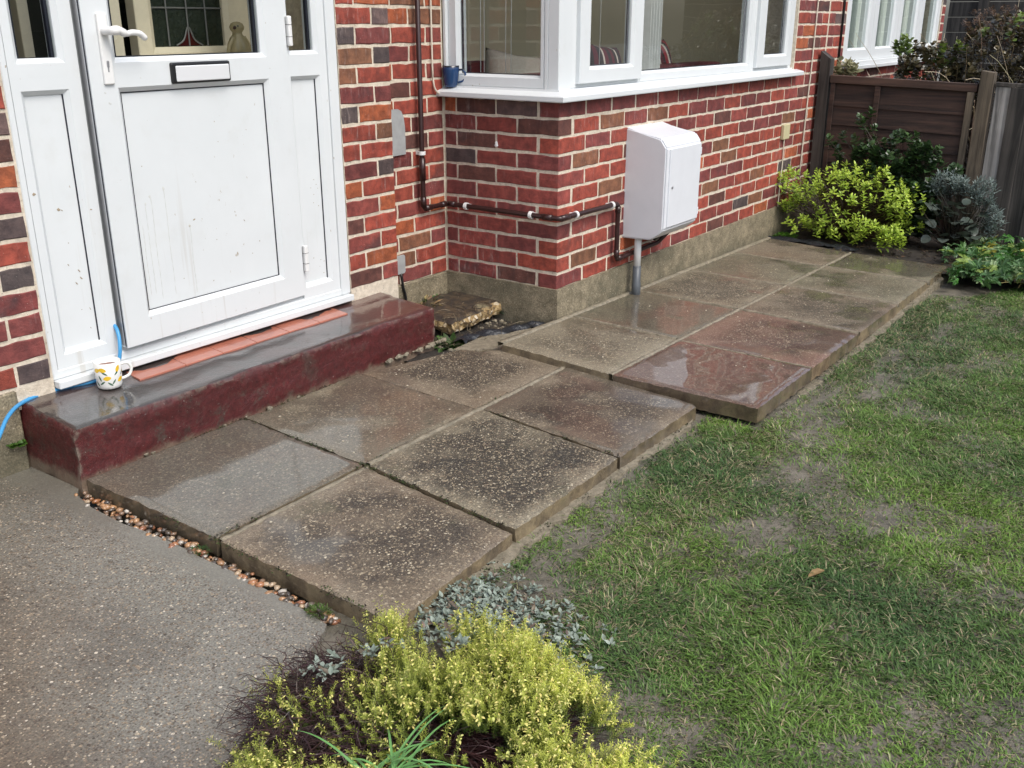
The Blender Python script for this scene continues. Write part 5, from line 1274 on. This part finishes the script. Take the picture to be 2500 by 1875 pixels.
# --- shrubs by the fence
def shrub(root, centres, shape, nper, Lr, cols, mat, stems=True, up=.5, stemcol=(.05, .035, .02), base=None, tone_z=None, name='foliage'):
    """centres: list of (x,y,z) rosette positions; each carries nper leaves"""
    Cn = np.asarray(centres, float); n = len(Cn); parts = []
    axis = unit(np.c_[rng.normal(-.15, .35, n), rng.normal(-.1, .35, n), np.full(n, 1.0)])
    u = unit(np.cross(axis, np.array([.4, .8, .1]))); v = np.cross(axis, u); p0 = rng.uniform(0, 6.283, n)
    for i in range(nper):
        ph = p0 + i * 2.4; lev = i / max(1, nper - 1)
        sd_ = u * np.cos(ph)[:, None] + v * np.sin(ph)[:, None]; d = unit(sd_ * (1.1 - .7 * lev) + axis * (up * (.2 + 1.2 * lev)))
        f = np.clip(rng.random(n) * .7 + .3 * lev, 0, 1); c = lc_mix(cols[0], cols[1], f) * (1 + (rng.random((n, 1)) - .5) * .35)
        ln = rng.uniform(*Lr, n) * (1.05 - .35 * lev)
        parts.append(leaves(Cn + axis * (.03 * (lev - .5) * (Lr[1] / .03))[..., None] if False else Cn + axis * ((lev - .6) * Lr[1] * .9), d, axis, ln, c, shape, .22, .18))
    mesh_part(name, parts, mat, root, True)
    if stems and base is not None:
        b = np.asarray(base, float); bi = b[rng.integers(0, len(b), n)]; t_ = np.linspace(0, 1, 6)[None, :, None]
        P = bi[:, None] * (1 - t_) + Cn[:, None] * t_ + (rng.random((n, 6, 3)) - .5) * .03 * np.sin(t_ * math.pi) + np.array([0, 0, .06]) * (t_ * (1 - t_))
        mesh_part('stems', [twigs(P, np.full(n, .003), np.full(n, .0012), jcol(stemcol, n, .3))], MAT['leaf'], root, True)
def shell(n, c, r, zmin=-.03, inner=.55, seed=0):
    q = rng.normal(size=(n * 2, 3)); q = unit(q); q *= (inner + (1 - inner) * rng.random((n * 2, 1)) ** .5); P = np.asarray(c) + q * np.asarray(r); P = P[P[:, 2] > zmin]; return P[:n]
gold = thing('golden_shrub', 'bright lime yellow leaved shrub at the end of the paving', 'shrub', (2.75, -.42, -.03))
pts = np.concatenate([shell(330, (2.78, -.42, .20), (.28, .40, .26), .0), shell(50, (2.66, -.06, .27), (.12, .12, .14), .05), shell(28, (2.52, -.78, .05), (.05, .09, .08), .0), shell(26, (2.74, -.80, .20), (.14, .12, .16), .02), shell(40, (2.55, -.45, .08), (.06, .35, .08), .0)])
shrub(gold, pts, 'lance', 9, (.022, .042), ((.22, .37, .035), (.58, .72, .10)), MAT['leaf'], True, .55, (.07, .045, .025), [(2.80 + rng.normal(0, .06), -.42 + rng.normal(0, .1), -.03) for _ in range(14)])
darks = thing('evergreen_shrub', 'tall dark glossy evergreen shrub in front of the brown fence', 'shrub', (2.95, -.55, -.03))
pts = np.concatenate([np.c_[rng.normal(2.94, .02, 10), rng.normal(-.43, .03, 10), np.linspace(.45, .75, 10)], np.c_[rng.normal(2.94, .02, 7), rng.normal(-.25, .025, 7), np.linspace(.40, .60, 7)], shell(26, (2.95, -.46, .48), (.06, .12, .14)), shell(30, (2.95, -.66, .50), (.06, .13, .15)), shell(26, (2.97, -.75, .35), (.05, .14, .14)), shell(10, (2.98, -.98, .38), (.03, .05, .08)), shell(70, (2.98, -.58, .26), (.06, .30, .22), .0), shell(45, (2.90, -.84, .20), (.08, .12, .18), .0), shell(30, (2.97, -.80, .48), (.04, .12, .10))])
shrub(darks, pts, 'oval', 9, (.034, .056), ((.018, .040, .018), (.060, .115, .035)), MAT['shiny'], True, .6, (.06, .045, .03), [(2.99 + rng.normal(0, .02), -.60 + rng.normal(0, .10), -.03) for _ in range(7)])
roundp = thing('round_leaf_shrub', 'low dark shrub with big round grey leaves below the lavender', 'shrub', (2.78, -1.05, -.03))
leafm = []
for s in range(3):
    V, T, C = leaves([(0, 0, 0)], [(1, 0, 0)], [(0, 0, 1)], [1.0], [(.055 + .02 * s, .075 + .02 * s, .055 + .022 * s)], 'round', .22, .10 + .08 * s); me = np_mesh('leaf', V, T, C, True); me.materials.append(MAT['shiny']); leafm.append(me)
r = random.Random(4)
for i in range(70):
    o = bpy.data.objects.new('leaf', r.choice(leafm)); COL.objects.link(o); s = r.uniform(.05, .078)
    o.location = (2.80 + r.uniform(-.12, .10), -1.03 + r.uniform(-.18, .17), .04 + r.uniform(0, .24)); az = r.uniform(0, 6.28)
    o.rotation_euler = (r.uniform(-.5, .5), r.uniform(-.7, .5), az); o.scale = (s, s, s); attach(o, roundp)
n = 60; e = np.c_[rng.normal(2.80, .07, n), rng.normal(-1.03, .09, n), rng.uniform(.05, .28, n)]; t_ = np.linspace(0, 1, 5)[None, :, None]; b = np.array([2.85, -1.05, -.03])
mesh_part('stems', [twigs(b[None, None] * (1 - t_) + e[:, None] * t_, np.full(n, .004), np.full(n, .0015), jcol((.05, .04, .03), n, .3))], MAT['leaf'], roundp, True)
lav = thing('lavender', 'grey blue needle leaved lavender beside the fence post', 'lavender', (2.9, -1.12, -.03))
pts = np.concatenate([shell(56, (2.88, -.98, .36), (.06, .12, .06)), shell(42, (2.90, -1.17, .32), (.06, .10, .09)), shell(24, (2.90, -1.26, .17), (.04, .05, .09))])
shrub(lav, pts, 'needle', 16, (.030, .052), ((.10, .135, .115), (.30, .37, .35)), MAT['leaf'], True, .9, (.08, .07, .05), [(2.9 + rng.normal(0, .03), -1.12 + rng.normal(0, .05), -.03) for _ in range(8)])

# --- hardy geranium spilling onto the lawn
ger = thing('geranium_clump', 'sprawling green lobed geranium leaves and yellowing stems at the lawn corner', 'geranium', (2.6, -1.45, -.03))
def lobed(seed, col):
    r = random.Random(seed); bm = bmesh.new(); c0 = bm.verts.new((0, 0, 0)); P = []
    nl = 5
    for i in range(nl):
        a0 = -2.35 + 4.7 * i / (nl - 1)
        for da, rr, zz in ((-.42, .55, .03), (-.26, .86, .0), (-.10, .80, -.02), (0, 1.05, -.10), (.12, .80, -.02), (.28, .84, .0)):
            a = a0 + da; P.append(bm.verts.new((rr * math.cos(a) * r.uniform(.9, 1.1), rr * math.sin(a) * r.uniform(.9, 1.1), zz + r.uniform(-.08, .08) - .18 * rr * rr)))
    for A, B in zip(P, P[1:]): bm.faces.new((c0, A, B))
    me = bpy.data.meshes.new('leaf'); bmesh.ops.recalc_face_normals(bm, faces=bm.faces); bm.to_mesh(me); n_ = len(bm.verts); bm.free()
    a = me.color_attributes.new('Col', 'FLOAT_COLOR', 'POINT')
    for k in range(n_):
        f = .8 + .35 * r.random(); a.data[k].color = (col[0] * f, col[1] * f, col[2] * f, 1)
    me.materials.append(MAT['leaf']); return me
GM = [lobed(i, c) for i, c in enumerate([(.09, .19, .055), (.07, .16, .055), (.25, .35, .17), (.22, .32, .07), (.06, .19, .03), (.50, .46, .09), (.12, .23, .09)])]
r = random.Random(15)
for i in range(250):
    o = bpy.data.objects.new('leaf', r.choices(GM, (5, 5, 4, 3, 3, 1.2, 4))[0]); COL.objects.link(o)
    x = r.uniform(2.06, 3.05); y = -1.47 + r.gauss(0, .15) - .07 * (x - 2.5); 
    if x < 2.38 and y > -1.22: y = -1.25 - r.random() * .15
    if x < 2.15 and y < -1.5: x += .3
    s = r.uniform(.032, .058); o.location = (x, y, -.01 + r.random() * .075); o.rotation_euler = (r.gauss(.15, .4), r.gauss(-.25, .4), r.uniform(0, 6.28)); o.scale = (s, s, s); attach(o, ger)
for i in range(150):
    o = bpy.data.objects.new('leaf', r.choices(GM, (5, 5, 4, 3, 3, 2, 4))[0]); COL.objects.link(o); u = r.random()
    if i < 70: x, y = r.uniform(1.98, 2.55), -1.25 - .22 * r.random()
    else: x, y = r.uniform(2.45, 3.1), r.uniform(-1.32, -1.08)
    s = r.uniform(.022, .044); o.location = (x, y, -.025 + r.random() * .07); o.rotation_euler = (r.gauss(.1, .5), r.gauss(-.2, .5), r.uniform(0, 6.28)); o.scale = (s, s, s); attach(o, ger)
n = 220; x = rng.uniform(2.1, 3.1, n); y = -1.42 + rng.normal(0, .13, n); P = arc(np.c_[x, y, np.full(n, -.02)], np.c_[rng.normal(0, 1, n), rng.normal(0, 1, n), rng.uniform(.1, .7, n)], rng.uniform(.06, .2, n), rng.uniform(.3, 1, n), 6, .2); P[..., 2] = np.maximum(P[..., 2], -.03)
f = rng.random(n); c = lc_mix((.10, .06, .035), (.32, .26, .09), f)
mesh_part('stems', [twigs(P, np.full(n, .0018), np.full(n, .001), c)], MAT['leaf'], ger, True)
# leaf litter in the bed
n = 700; x = rng.uniform(2.42, 3.1, n); y = rng.uniform(-1.5, .0, n); a = rng.uniform(0, 6.283, n)
V, T, C = leaves(np.c_[x, y, bed_z(x, y) + .006], np.c_[np.cos(a), np.sin(a), rng.normal(0, .25, n)], np.tile(UP, (n, 1)) + rng.normal(0, .3, (n, 3)), rng.uniform(.012, .03, n), jcol((.085, .06, .038), n, .6, .12), 'lance')
tag(link('leaf_litter', np_mesh('leaf_litter', V, T, C), MAT['leaf']), 'dead brown leaf litter covering the bed under the shrubs', 'leaf litter', kind='stuff')
# moss and weeds
def tuft(name, label, cat, c, rad, n, L, col, spread=1.0, shape='needle', mat='grass'):
    c = np.asarray(c, float); a = rng.uniform(0, 6.283, n); q = np.sqrt(rng.random(n)); P = np.c_[c[0] + rad[0] * q * np.cos(a), c[1] + rad[1] * q * np.sin(a), np.full(n, c[2])]
    d = np.c_[np.cos(a) * spread, np.sin(a) * spread, rng.uniform(.4, 1.2, n)] + rng.normal(0, .3, (n, 3))
    V, T, C = leaves(P, d, np.tile(UP, (n, 1)) + rng.normal(0, .2, (n, 3)), rng.uniform(L * .5, L, n), jcol(col, n, .35, .12), shape, .1, .3)
    return tag(link(name, np_mesh(name, V, T, C), MAT[mat]), label, cat)
tuft('moss_tuft', 'bright green mossy tuft at the far end of the plinth', 'moss', (2.62, -.06, -.03), (.08, .09), 900, .028, (.10, .24, .025))
tuft('weed_tuft', 'small leafy green weed beside the left end of the doorstep', 'weed', (-2.243, .535, .060), (.022, .012), 150, .014, (.07, .15, .025), 1, 'round', 'leaf')
tuft('weed_tuft', 'grassy green weed growing between the doorstep and broken slab', 'weed', (-.48, .25, -.03), (.06, .05), 130, .055, (.06, .11, .03), 1, 'lance', 'leaf')
tuft('weed_tuft', 'green mossy tuft on the back corner of the broken slab', 'weed', (-.16, .60, .05), (.05, .03), 160, .035, (.06, .14, .03), 1, 'needle')
tuft('dry_grass_tuft', 'straw coloured dry grass wisps on the broken slab corner', 'dry grass', (-.25, .58, .045), (.05, .05), 90, .075, (.30, .23, .12), 1.6, 'needle')
tuft('weed_seedling', 'little dark green seedling beside the right end of the broken slab', 'weed', (.0, .33, .0), (.03, .03), 40, .036, (.045, .10, .04), 1, 'oval', 'leaf')
tuft('moss_tuft', 'dark green moss cushion at the end of the gravel strip', 'moss', (-2.255, -.80, -.03), (.022, .03), 220, .014, (.07, .12, .025))
tuft('moss_tuft', 'small green moss cushion midway along the gravel strip', 'moss', (-2.235, -.33, -.03), (.018, .03), 120, .012, (.05, .10, .03))

n = 5200; t_ = rng.random(n); seg = rng.integers(0, 9, n)
A = np.array([(-2.205, .25), (-1.63, -.36), (-1.04, -.36), (-2.2, -.352), (-2.21, .25), (-1.60, .25), (-2.2, -1.00), (-.5, -1.20), (-.51, -.6)])
Bq = np.array([(-2.215, -.99), (-1.70, -.97), (-1.11, -.97), (-.5, -.355), (-.6, .255), (-1.63, -.35), (-.58, -.985), (2.3, -1.18), (-.52, -1.18)])
P = A[seg] * (1 - t_[:, None]) + Bq[seg] * t_[:, None] + rng.normal(0, .006, (n, 2)); cl = fbm(P[:, 0] * 1, P[:, 1], 14, 61) > .54; P = P[cl]; n = len(P); seg = seg[cl]
z = np.where(seg >= 6, -.045, -.004) + rng.random(n) * .006; a = rng.uniform(0, 6.283, n)
V, T, C = leaves(np.c_[P, z], np.c_[np.cos(a), np.sin(a), rng.uniform(.1, .9, n)], np.tile(UP, (n, 1)) + rng.normal(0, .2, (n, 3)), rng.uniform(.004, .010, n), np.where(rng.random((n, 1)) < .5, jcol((.045, .065, .018), n, .4), jcol((.035, .028, .018), n, .4)), 'lance', .2, .2)
tag(link('joint_moss', np_mesh('joint_moss', V, T, C), MAT['grass']), 'dark moss and dirt growing in the paving joints', 'moss', kind='stuff')
# --- neighbour's planting beyond the panel fence
nb1 = thing('bronze_shrub', 'large bronze brown and green shrub rising above the fence', 'shrub', (4.2, -.9, 0))
pts = np.concatenate([shell(260, (4.15, -.95, 1.00), (.40, .34, .34), .5), shell(110, (3.95, -.50, .96), (.25, .24, .20), .5), shell(70, (4.1, -1.28, .95), (.3, .2, .25), .5)])
shrub(nb1, pts, 'oval', 9, (.032, .055), ((.030, .034, .015), (.115, .090, .042)), MAT['shiny'], True, .5, (.06, .04, .03), [(4.15 + rng.normal(0, .15), -.85 + rng.normal(0, .2), .02) for _ in range(9)])
pts = np.concatenate([shell(14, (3.75, -.36, 1.14), (.06, .06, .06)), shell(12, (3.9, -.62, 1.10), (.12, .14, .08)), shell(10, (4.0, -1.0, 1.25), (.2, .25, .1))])
shrub(nb1, pts, 'oval', 8, (.03, .05), ((.07, .12, .02), (.20, .28, .06)), MAT['leaf'], False, .6, name='fresh_growth')
pts = shell(200, (4.10, -.95, 1.26), (.34, .34, .14), 1.1)
shrub(nb1, pts, 'lance', 14, (.014, .024), ((.045, .028, .016), (.15, .090, .052)), MAT['leaf'], False, .5, name='seed_heads')
nb2 = thing('grey_foliage_plant', 'grey green feathery plant with small dark flowers above the board fence', 'plant', (3.7, -1.55, 0))
shrub(nb2, shell(120, (3.65, -1.42, .92), (.14, .22, .20), .6), 'needle', 14, (.03, .05), ((.06, .09, .075), (.20, .25, .22)), MAT['leaf'], True, .8, (.08, .08, .06), [(3.7, -1.5, 0), (3.72, -1.4, 0)])
shrub(nb2, shell(7, (3.55, -1.33, .98), (.05, .14, .12), .6), 'round', 8, (.010, .016), ((.10, .012, .02), (.20, .03, .04)), MAT['leaf'], False, .4, name='flowers')
nb3 = thing('pale_leaf_plant', 'pale cream edged leaves poking above the fence by the dark post', 'plant', (3.4, -.14, 0))
shrub(nb3, shell(14, (3.36, -.12, 1.00), (.06, .07, .05)), 'oval', 8, (.04, .06), ((.16, .17, .08), (.46, .44, .28)), MAT['leaf'], True, .6, (.1, .09, .05), [(3.38, -.13, .4)])
gr = thing('ornamental_grass', 'tall dry straw coloured grass blades arching over the bronze shrub', 'grass', (4.4, -1.0, 0))
n = 130; b = np.c_[rng.normal(4.15, .2, n), rng.normal(-.95, .33, n), np.full(n, .5)]; P = arc(b, np.c_[rng.normal(-.1, .25, n), rng.normal(.1, .3, n), np.full(n, 1.)], rng.uniform(.7, 1.25, n), rng.uniform(.1, .8, n), 9, .012); P[..., 0] = np.maximum(P[..., 0], 3.34)
mesh_part('blades', [twigs(P, np.full(n, .0034), np.full(n, .0014), jcol((.48, .40, .27), n, .35, .08))], MAT['leaf'], gr, True)

# ------------------------------------------------------------------ broken slab, membranes, gravel, small debris
def prism(name, pts, z0, z1, mat, label, cat, amp=.006, seed=0, tilt=(0, 0)):
    bm = bmesh.new(); r = random.Random(seed); P = []
    for (x0, y0), (x1, y1) in zip(pts, pts[1:] + pts[:1]):
        m = max(3, int(math.hypot(x1 - x0, y1 - y0) / .035))
        P += [(x0 + (x1 - x0) * i / m + r.uniform(-amp, amp), y0 + (y1 - y0) * i / m + r.uniform(-amp, amp)) for i in range(m)]
    cx = sum(p[0] for p in P) / len(P); cy = sum(p[1] for p in P) / len(P); zz = lambda x, y: (x - cx) * tilt[0] + (y - cy) * tilt[1]
    rings = []
    for f, z, j in ((.55, z1 + .004, .003), (.90, z1 + .002, .003), (1.0, z1 - .008, .004), (1.02, (z0 + z1) / 2, .008), (.97, z0, .006)):
        rings.append([bm.verts.new((cx + (x - cx) * f + r.uniform(-j, j), cy + (y - cy) * f + r.uniform(-j, j), z + zz(x, y) * min(1, f) + r.uniform(-j, j) * .8)) for x, y in P])
    n = len(P); bm.faces.new(rings[0])
    for A, B in zip(rings, rings[1:]):
        for k in range(n): bm.faces.new((A[k], A[(k + 1) % n], B[(k + 1) % n], B[k]))
    return tag(bm_obj(name, bm, mat), label, cat)
t = NT('broken_concrete'); nz = t.sep(t.geo.outputs['Normal'])[2]; topm = t.step(nz, .5, .8); nn = t.noise(18, 5, .7)
vv = t.voro(70); sv = t.sep(vv); gv = t.ramp(sv[0], [(0, (.10, .07, .04)), (.4, (.26, .17, .07)), (.75, (.42, .30, .14)), (1, (.62, .55, .42))])
tc = t.mix(t.step(nn, .42, .62), (.028, .020, .014), (.075, .050, .026)); tc = t.mix(t.step(t.noise(8, 3), .62, .72), tc, (.20, .17, .10))
MAT['broken'] = t.bsdf(Base_Color=t.mix(topm, gv, tc), Roughness=.75, Coat_Weight=.3, Coat_Roughness=.3, Normal=t.bump(t.noise(60, 5, .7), .008))
prism('broken_slab', [(-.395, .292), (.015, .312), (.04, .40), (.02, .612), (-.20, .618), (-.36, .50)], .002, .056, MAT['broken'], 'broken piece of concrete slab lying on soil in the corner beside the bay', 'broken slab', .008, 5, (.02, .03))
def sheet(name, pts, w, label, seed, z=.0, lift=.015):
    bm = bmesh.new(); r = random.Random(seed); P = smooth_path(pts, 10); rows = []
    for i, p in enumerate(P):
        d = (P[min(i + 1, len(P) - 1)] - P[max(i - 1, 0)]).normalized(); s = Vector((-d.y, d.x, 0)); row = []
        for k in range(7):
            u = k / 6 - .5; row.append(bm.verts.new(p + s * (u * w) + Vector((r.uniform(-.002, .002), r.uniform(-.002, .002), lift * math.cos(u * math.pi) + .006 * math.sin(i * .7 + k) + r.uniform(-.003, .003)))))
        rows.append(row)
    for A, B in zip(rows, rows[1:]):
        for k in range(6): bm.faces.new((A[k], A[k + 1], B[k + 1], B[k]))
    return tag(bm_obj(name, bm, MAT['membrane'], None, True), label, 'weed membrane')
sheet('weed_membrane', [(-.47, .19, -.005), (-.36, .20, -.005), (-.22, .13, -.008), (-.08, .10, -.012), (.0, .06, -.01)], .065, 'crumpled black plastic membrane tucked beside the broken slab', 2)
sheet('weed_membrane', [(2.515, .00, -.030), (2.515, -.20, -.026), (2.500, -.42, -.028), (2.480, -.60, -.034)], .07, 'black plastic membrane edging the far end of the paving', 3, lift=.016)
bm = bmesh.new(); r = random.Random(77)
for i in range(170):
    x = r.uniform(-.54, -.01); y = r.uniform(.03, .60)
    if -.40 < x < .03 and y > .30: continue
    if x < -.30 and y < .16 - (x + .30) * .2 * 0 and y < .12: continue
    s_ = r.uniform(.004, .014) * (1.5 if r.random() < .1 else 1); m0 = bmesh.ops.create_icosphere(bm, subdivisions=1, radius=s_); zz = float(gap_z(np.array([x]), np.array([y]))[0])
    for v in m0['verts']: v.co = Vector((v.co.x * r.uniform(.8, 1.4) + x, v.co.y * r.uniform(.7, 1.2) + y, v.co.z * .7 + zz + s_ * .3))
tag(bm_obj('rubble', bm, MAT['pm']), 'crumbled concrete rubble on the soil around the broken slab', 'rubble', kind='stuff')
n = 170; xx = rng.uniform(-.52, -.02, n); yy_ = np.where(rng.random(n) < .55, rng.uniform(.05, .30, n), rng.uniform(.30, .60, n)); zz = np.where((xx > -.38) & (yy_ > .30), .062, -.01)
P = arc(np.c_[xx, yy_, zz], np.c_[rng.normal(0, 1, n), rng.normal(0, 1, n), rng.uniform(0, .35, n)], rng.uniform(.03, .09, n), rng.uniform(.1, .5, n), 6, .15); P[..., 2] = np.maximum(P[..., 2], np.where((P[..., 0] > -.38) & (P[..., 1] > .30), .060, -.02))
V, T, C = twigs(P, np.full(n, .0013), np.full(n, .0007), lc_mix((.06, .04, .028), (.30, .24, .15), rng.random(n)))
tag(link('dead_stalks', np_mesh('dead_stalks', V, T, C), MAT['leaf']), 'dead stalks and roots strewn over the broken slab and soil', 'dead stalks', kind='stuff')
# gravel
bm = bmesh.new(); r = random.Random(21); cols = []
GC = [(.32, .14, .06), (.38, .21, .10), (.26, .11, .055), (.42, .31, .20), (.46, .42, .36), (.11, .085, .065), (.22, .14, .09), (.07, .058, .05), (.32, .18, .09), (.09, .07, .05)]
for i in range(300):
    yv = .26 - 1.10 * r.random() ** .95; half = .027 if yv > -.3 else .017; xv = -2.232 - .004 * (yv < -.5) + r.uniform(-half, half) + (.0 if yv > -.2 else -.004 - .03 * (yv + .2) * -.6)
    s = r.uniform(.0065, .0125); m0 = bmesh.ops.create_icosphere(bm, subdivisions=1, radius=1.0); az = r.uniform(0, 6.28); sx, sy, sz = s * r.uniform(.9, 1.5), s * r.uniform(.7, 1.1), s * r.uniform(.5, .85); c = r.choice(GC); zz = -.053 + r.random() * .020
    for v in m0['verts']:
        x, y, z = v.co.x * sx * r.uniform(.75, 1.15), v.co.y * sy * r.uniform(.75, 1.15), v.co.z * sz * r.uniform(.8, 1.2); v.co = Vector((xv + x * math.cos(az) - y * math.sin(az), yv + x * math.sin(az) + y * math.cos(az), zz + z)); cols.append(c)
me = bpy.data.meshes.new('gravel'); bm.to_mesh(me); bm.free()
for p in me.polygons: p.use_smooth = True
a = me.color_attributes.new('Col', 'FLOAT_COLOR', 'POINT'); a.data.foreach_set('color', np.c_[np.array(cols), np.ones(len(cols))].astype(np.float32).ravel())
tag(link('gravel', me, MAT['stone']), 'wet brown and white pebbles filling the gap beside the driveway', 'gravel', kind='stuff')
# stone chips and crumbs scattered on the paving
n = 240; bm = bmesh.new(); r = random.Random(31)
def surf(x, y):
    if x > -.48: return zrear(x) + .001
    return .001
k = 0
while k < n:
    x = r.uniform(-2.15, 2.3); y = r.uniform(-1.15, .2)
    if (x < -.55 and y < -.97) or (x > -.5 and y > -.05) or (-.56 < x < -.47): continue
    s = r.uniform(.0012, .0038); m0 = bmesh.ops.create_icosphere(bm, subdivisions=1, radius=s); zz = surf(x, y)
    for v in m0['verts']: v.co = Vector((v.co.x * 1.4 + x, v.co.y + y, v.co.z * .6 + zz))
    k += 1
tag(bm_obj('stone_chips', bm, simple('pale_chip', (.45, .40, .30), .6, .4, 90)), 'tiny pale stone chips scattered over the wet paving', 'stone chips', kind='stuff')
# fallen leaves and a petal
def one_leaf(name, label, cat, p, az, L, col, shape='lance'):
    V, T, C = leaves([p], [(math.cos(az), math.sin(az), .08)], [(.1, .1, 1)], [L], [col], shape, .3, .25); return tag(link(name, np_mesh(name, V, T, C), MAT['leaf']), label, cat)
one_leaf('fallen_leaf', 'single tan fallen leaf lying on the lawn', 'leaf', (-1.36, -1.72, -.03), 2.6, .055, (.36, .24, .11))
one_leaf('fallen_leaf', 'yellow fallen leaf standing against the base of the board fence', 'leaf', (2.86, -1.30, .03), 1.2, .07, (.45, .42, .06), 'round')
one_leaf('dead_leaf', 'cream dead leaf caught at the right end of the broken slab', 'leaf', (.0, .31, .03), 2.2, .06, (.50, .36, .17), 'oval')

# hedge across the garden, seen as the dark reflection in the glass
hd = thing('garden_hedge', 'dark hedge mirrored in the glass of the bay window', 'hedge', (2, -11, 0))
n = 9000; x = rng.uniform(-9, 16, n); z = rng.uniform(0, 2.3, n) + .5 * (fbm(x, x * 0, .6, 3) - .5); y = -10.6 + rng.normal(0, .25, n); a = rng.normal(size=(n, 3))
V, T, C = leaves(np.c_[x, y, z], a, rng.normal(size=(n, 3)), rng.uniform(.15, .32, n), jcol((.075, .080, .042), n, .5), 'oval'); o = link('foliage', np_mesh('foliage', V, T, C), MAT['leaf'], hd); o['kind'] = 'stuff'
box('woody_core', -9, 16, -11.2, -10.7, -.15, 2.2, MAT['dark'], hd, 0)
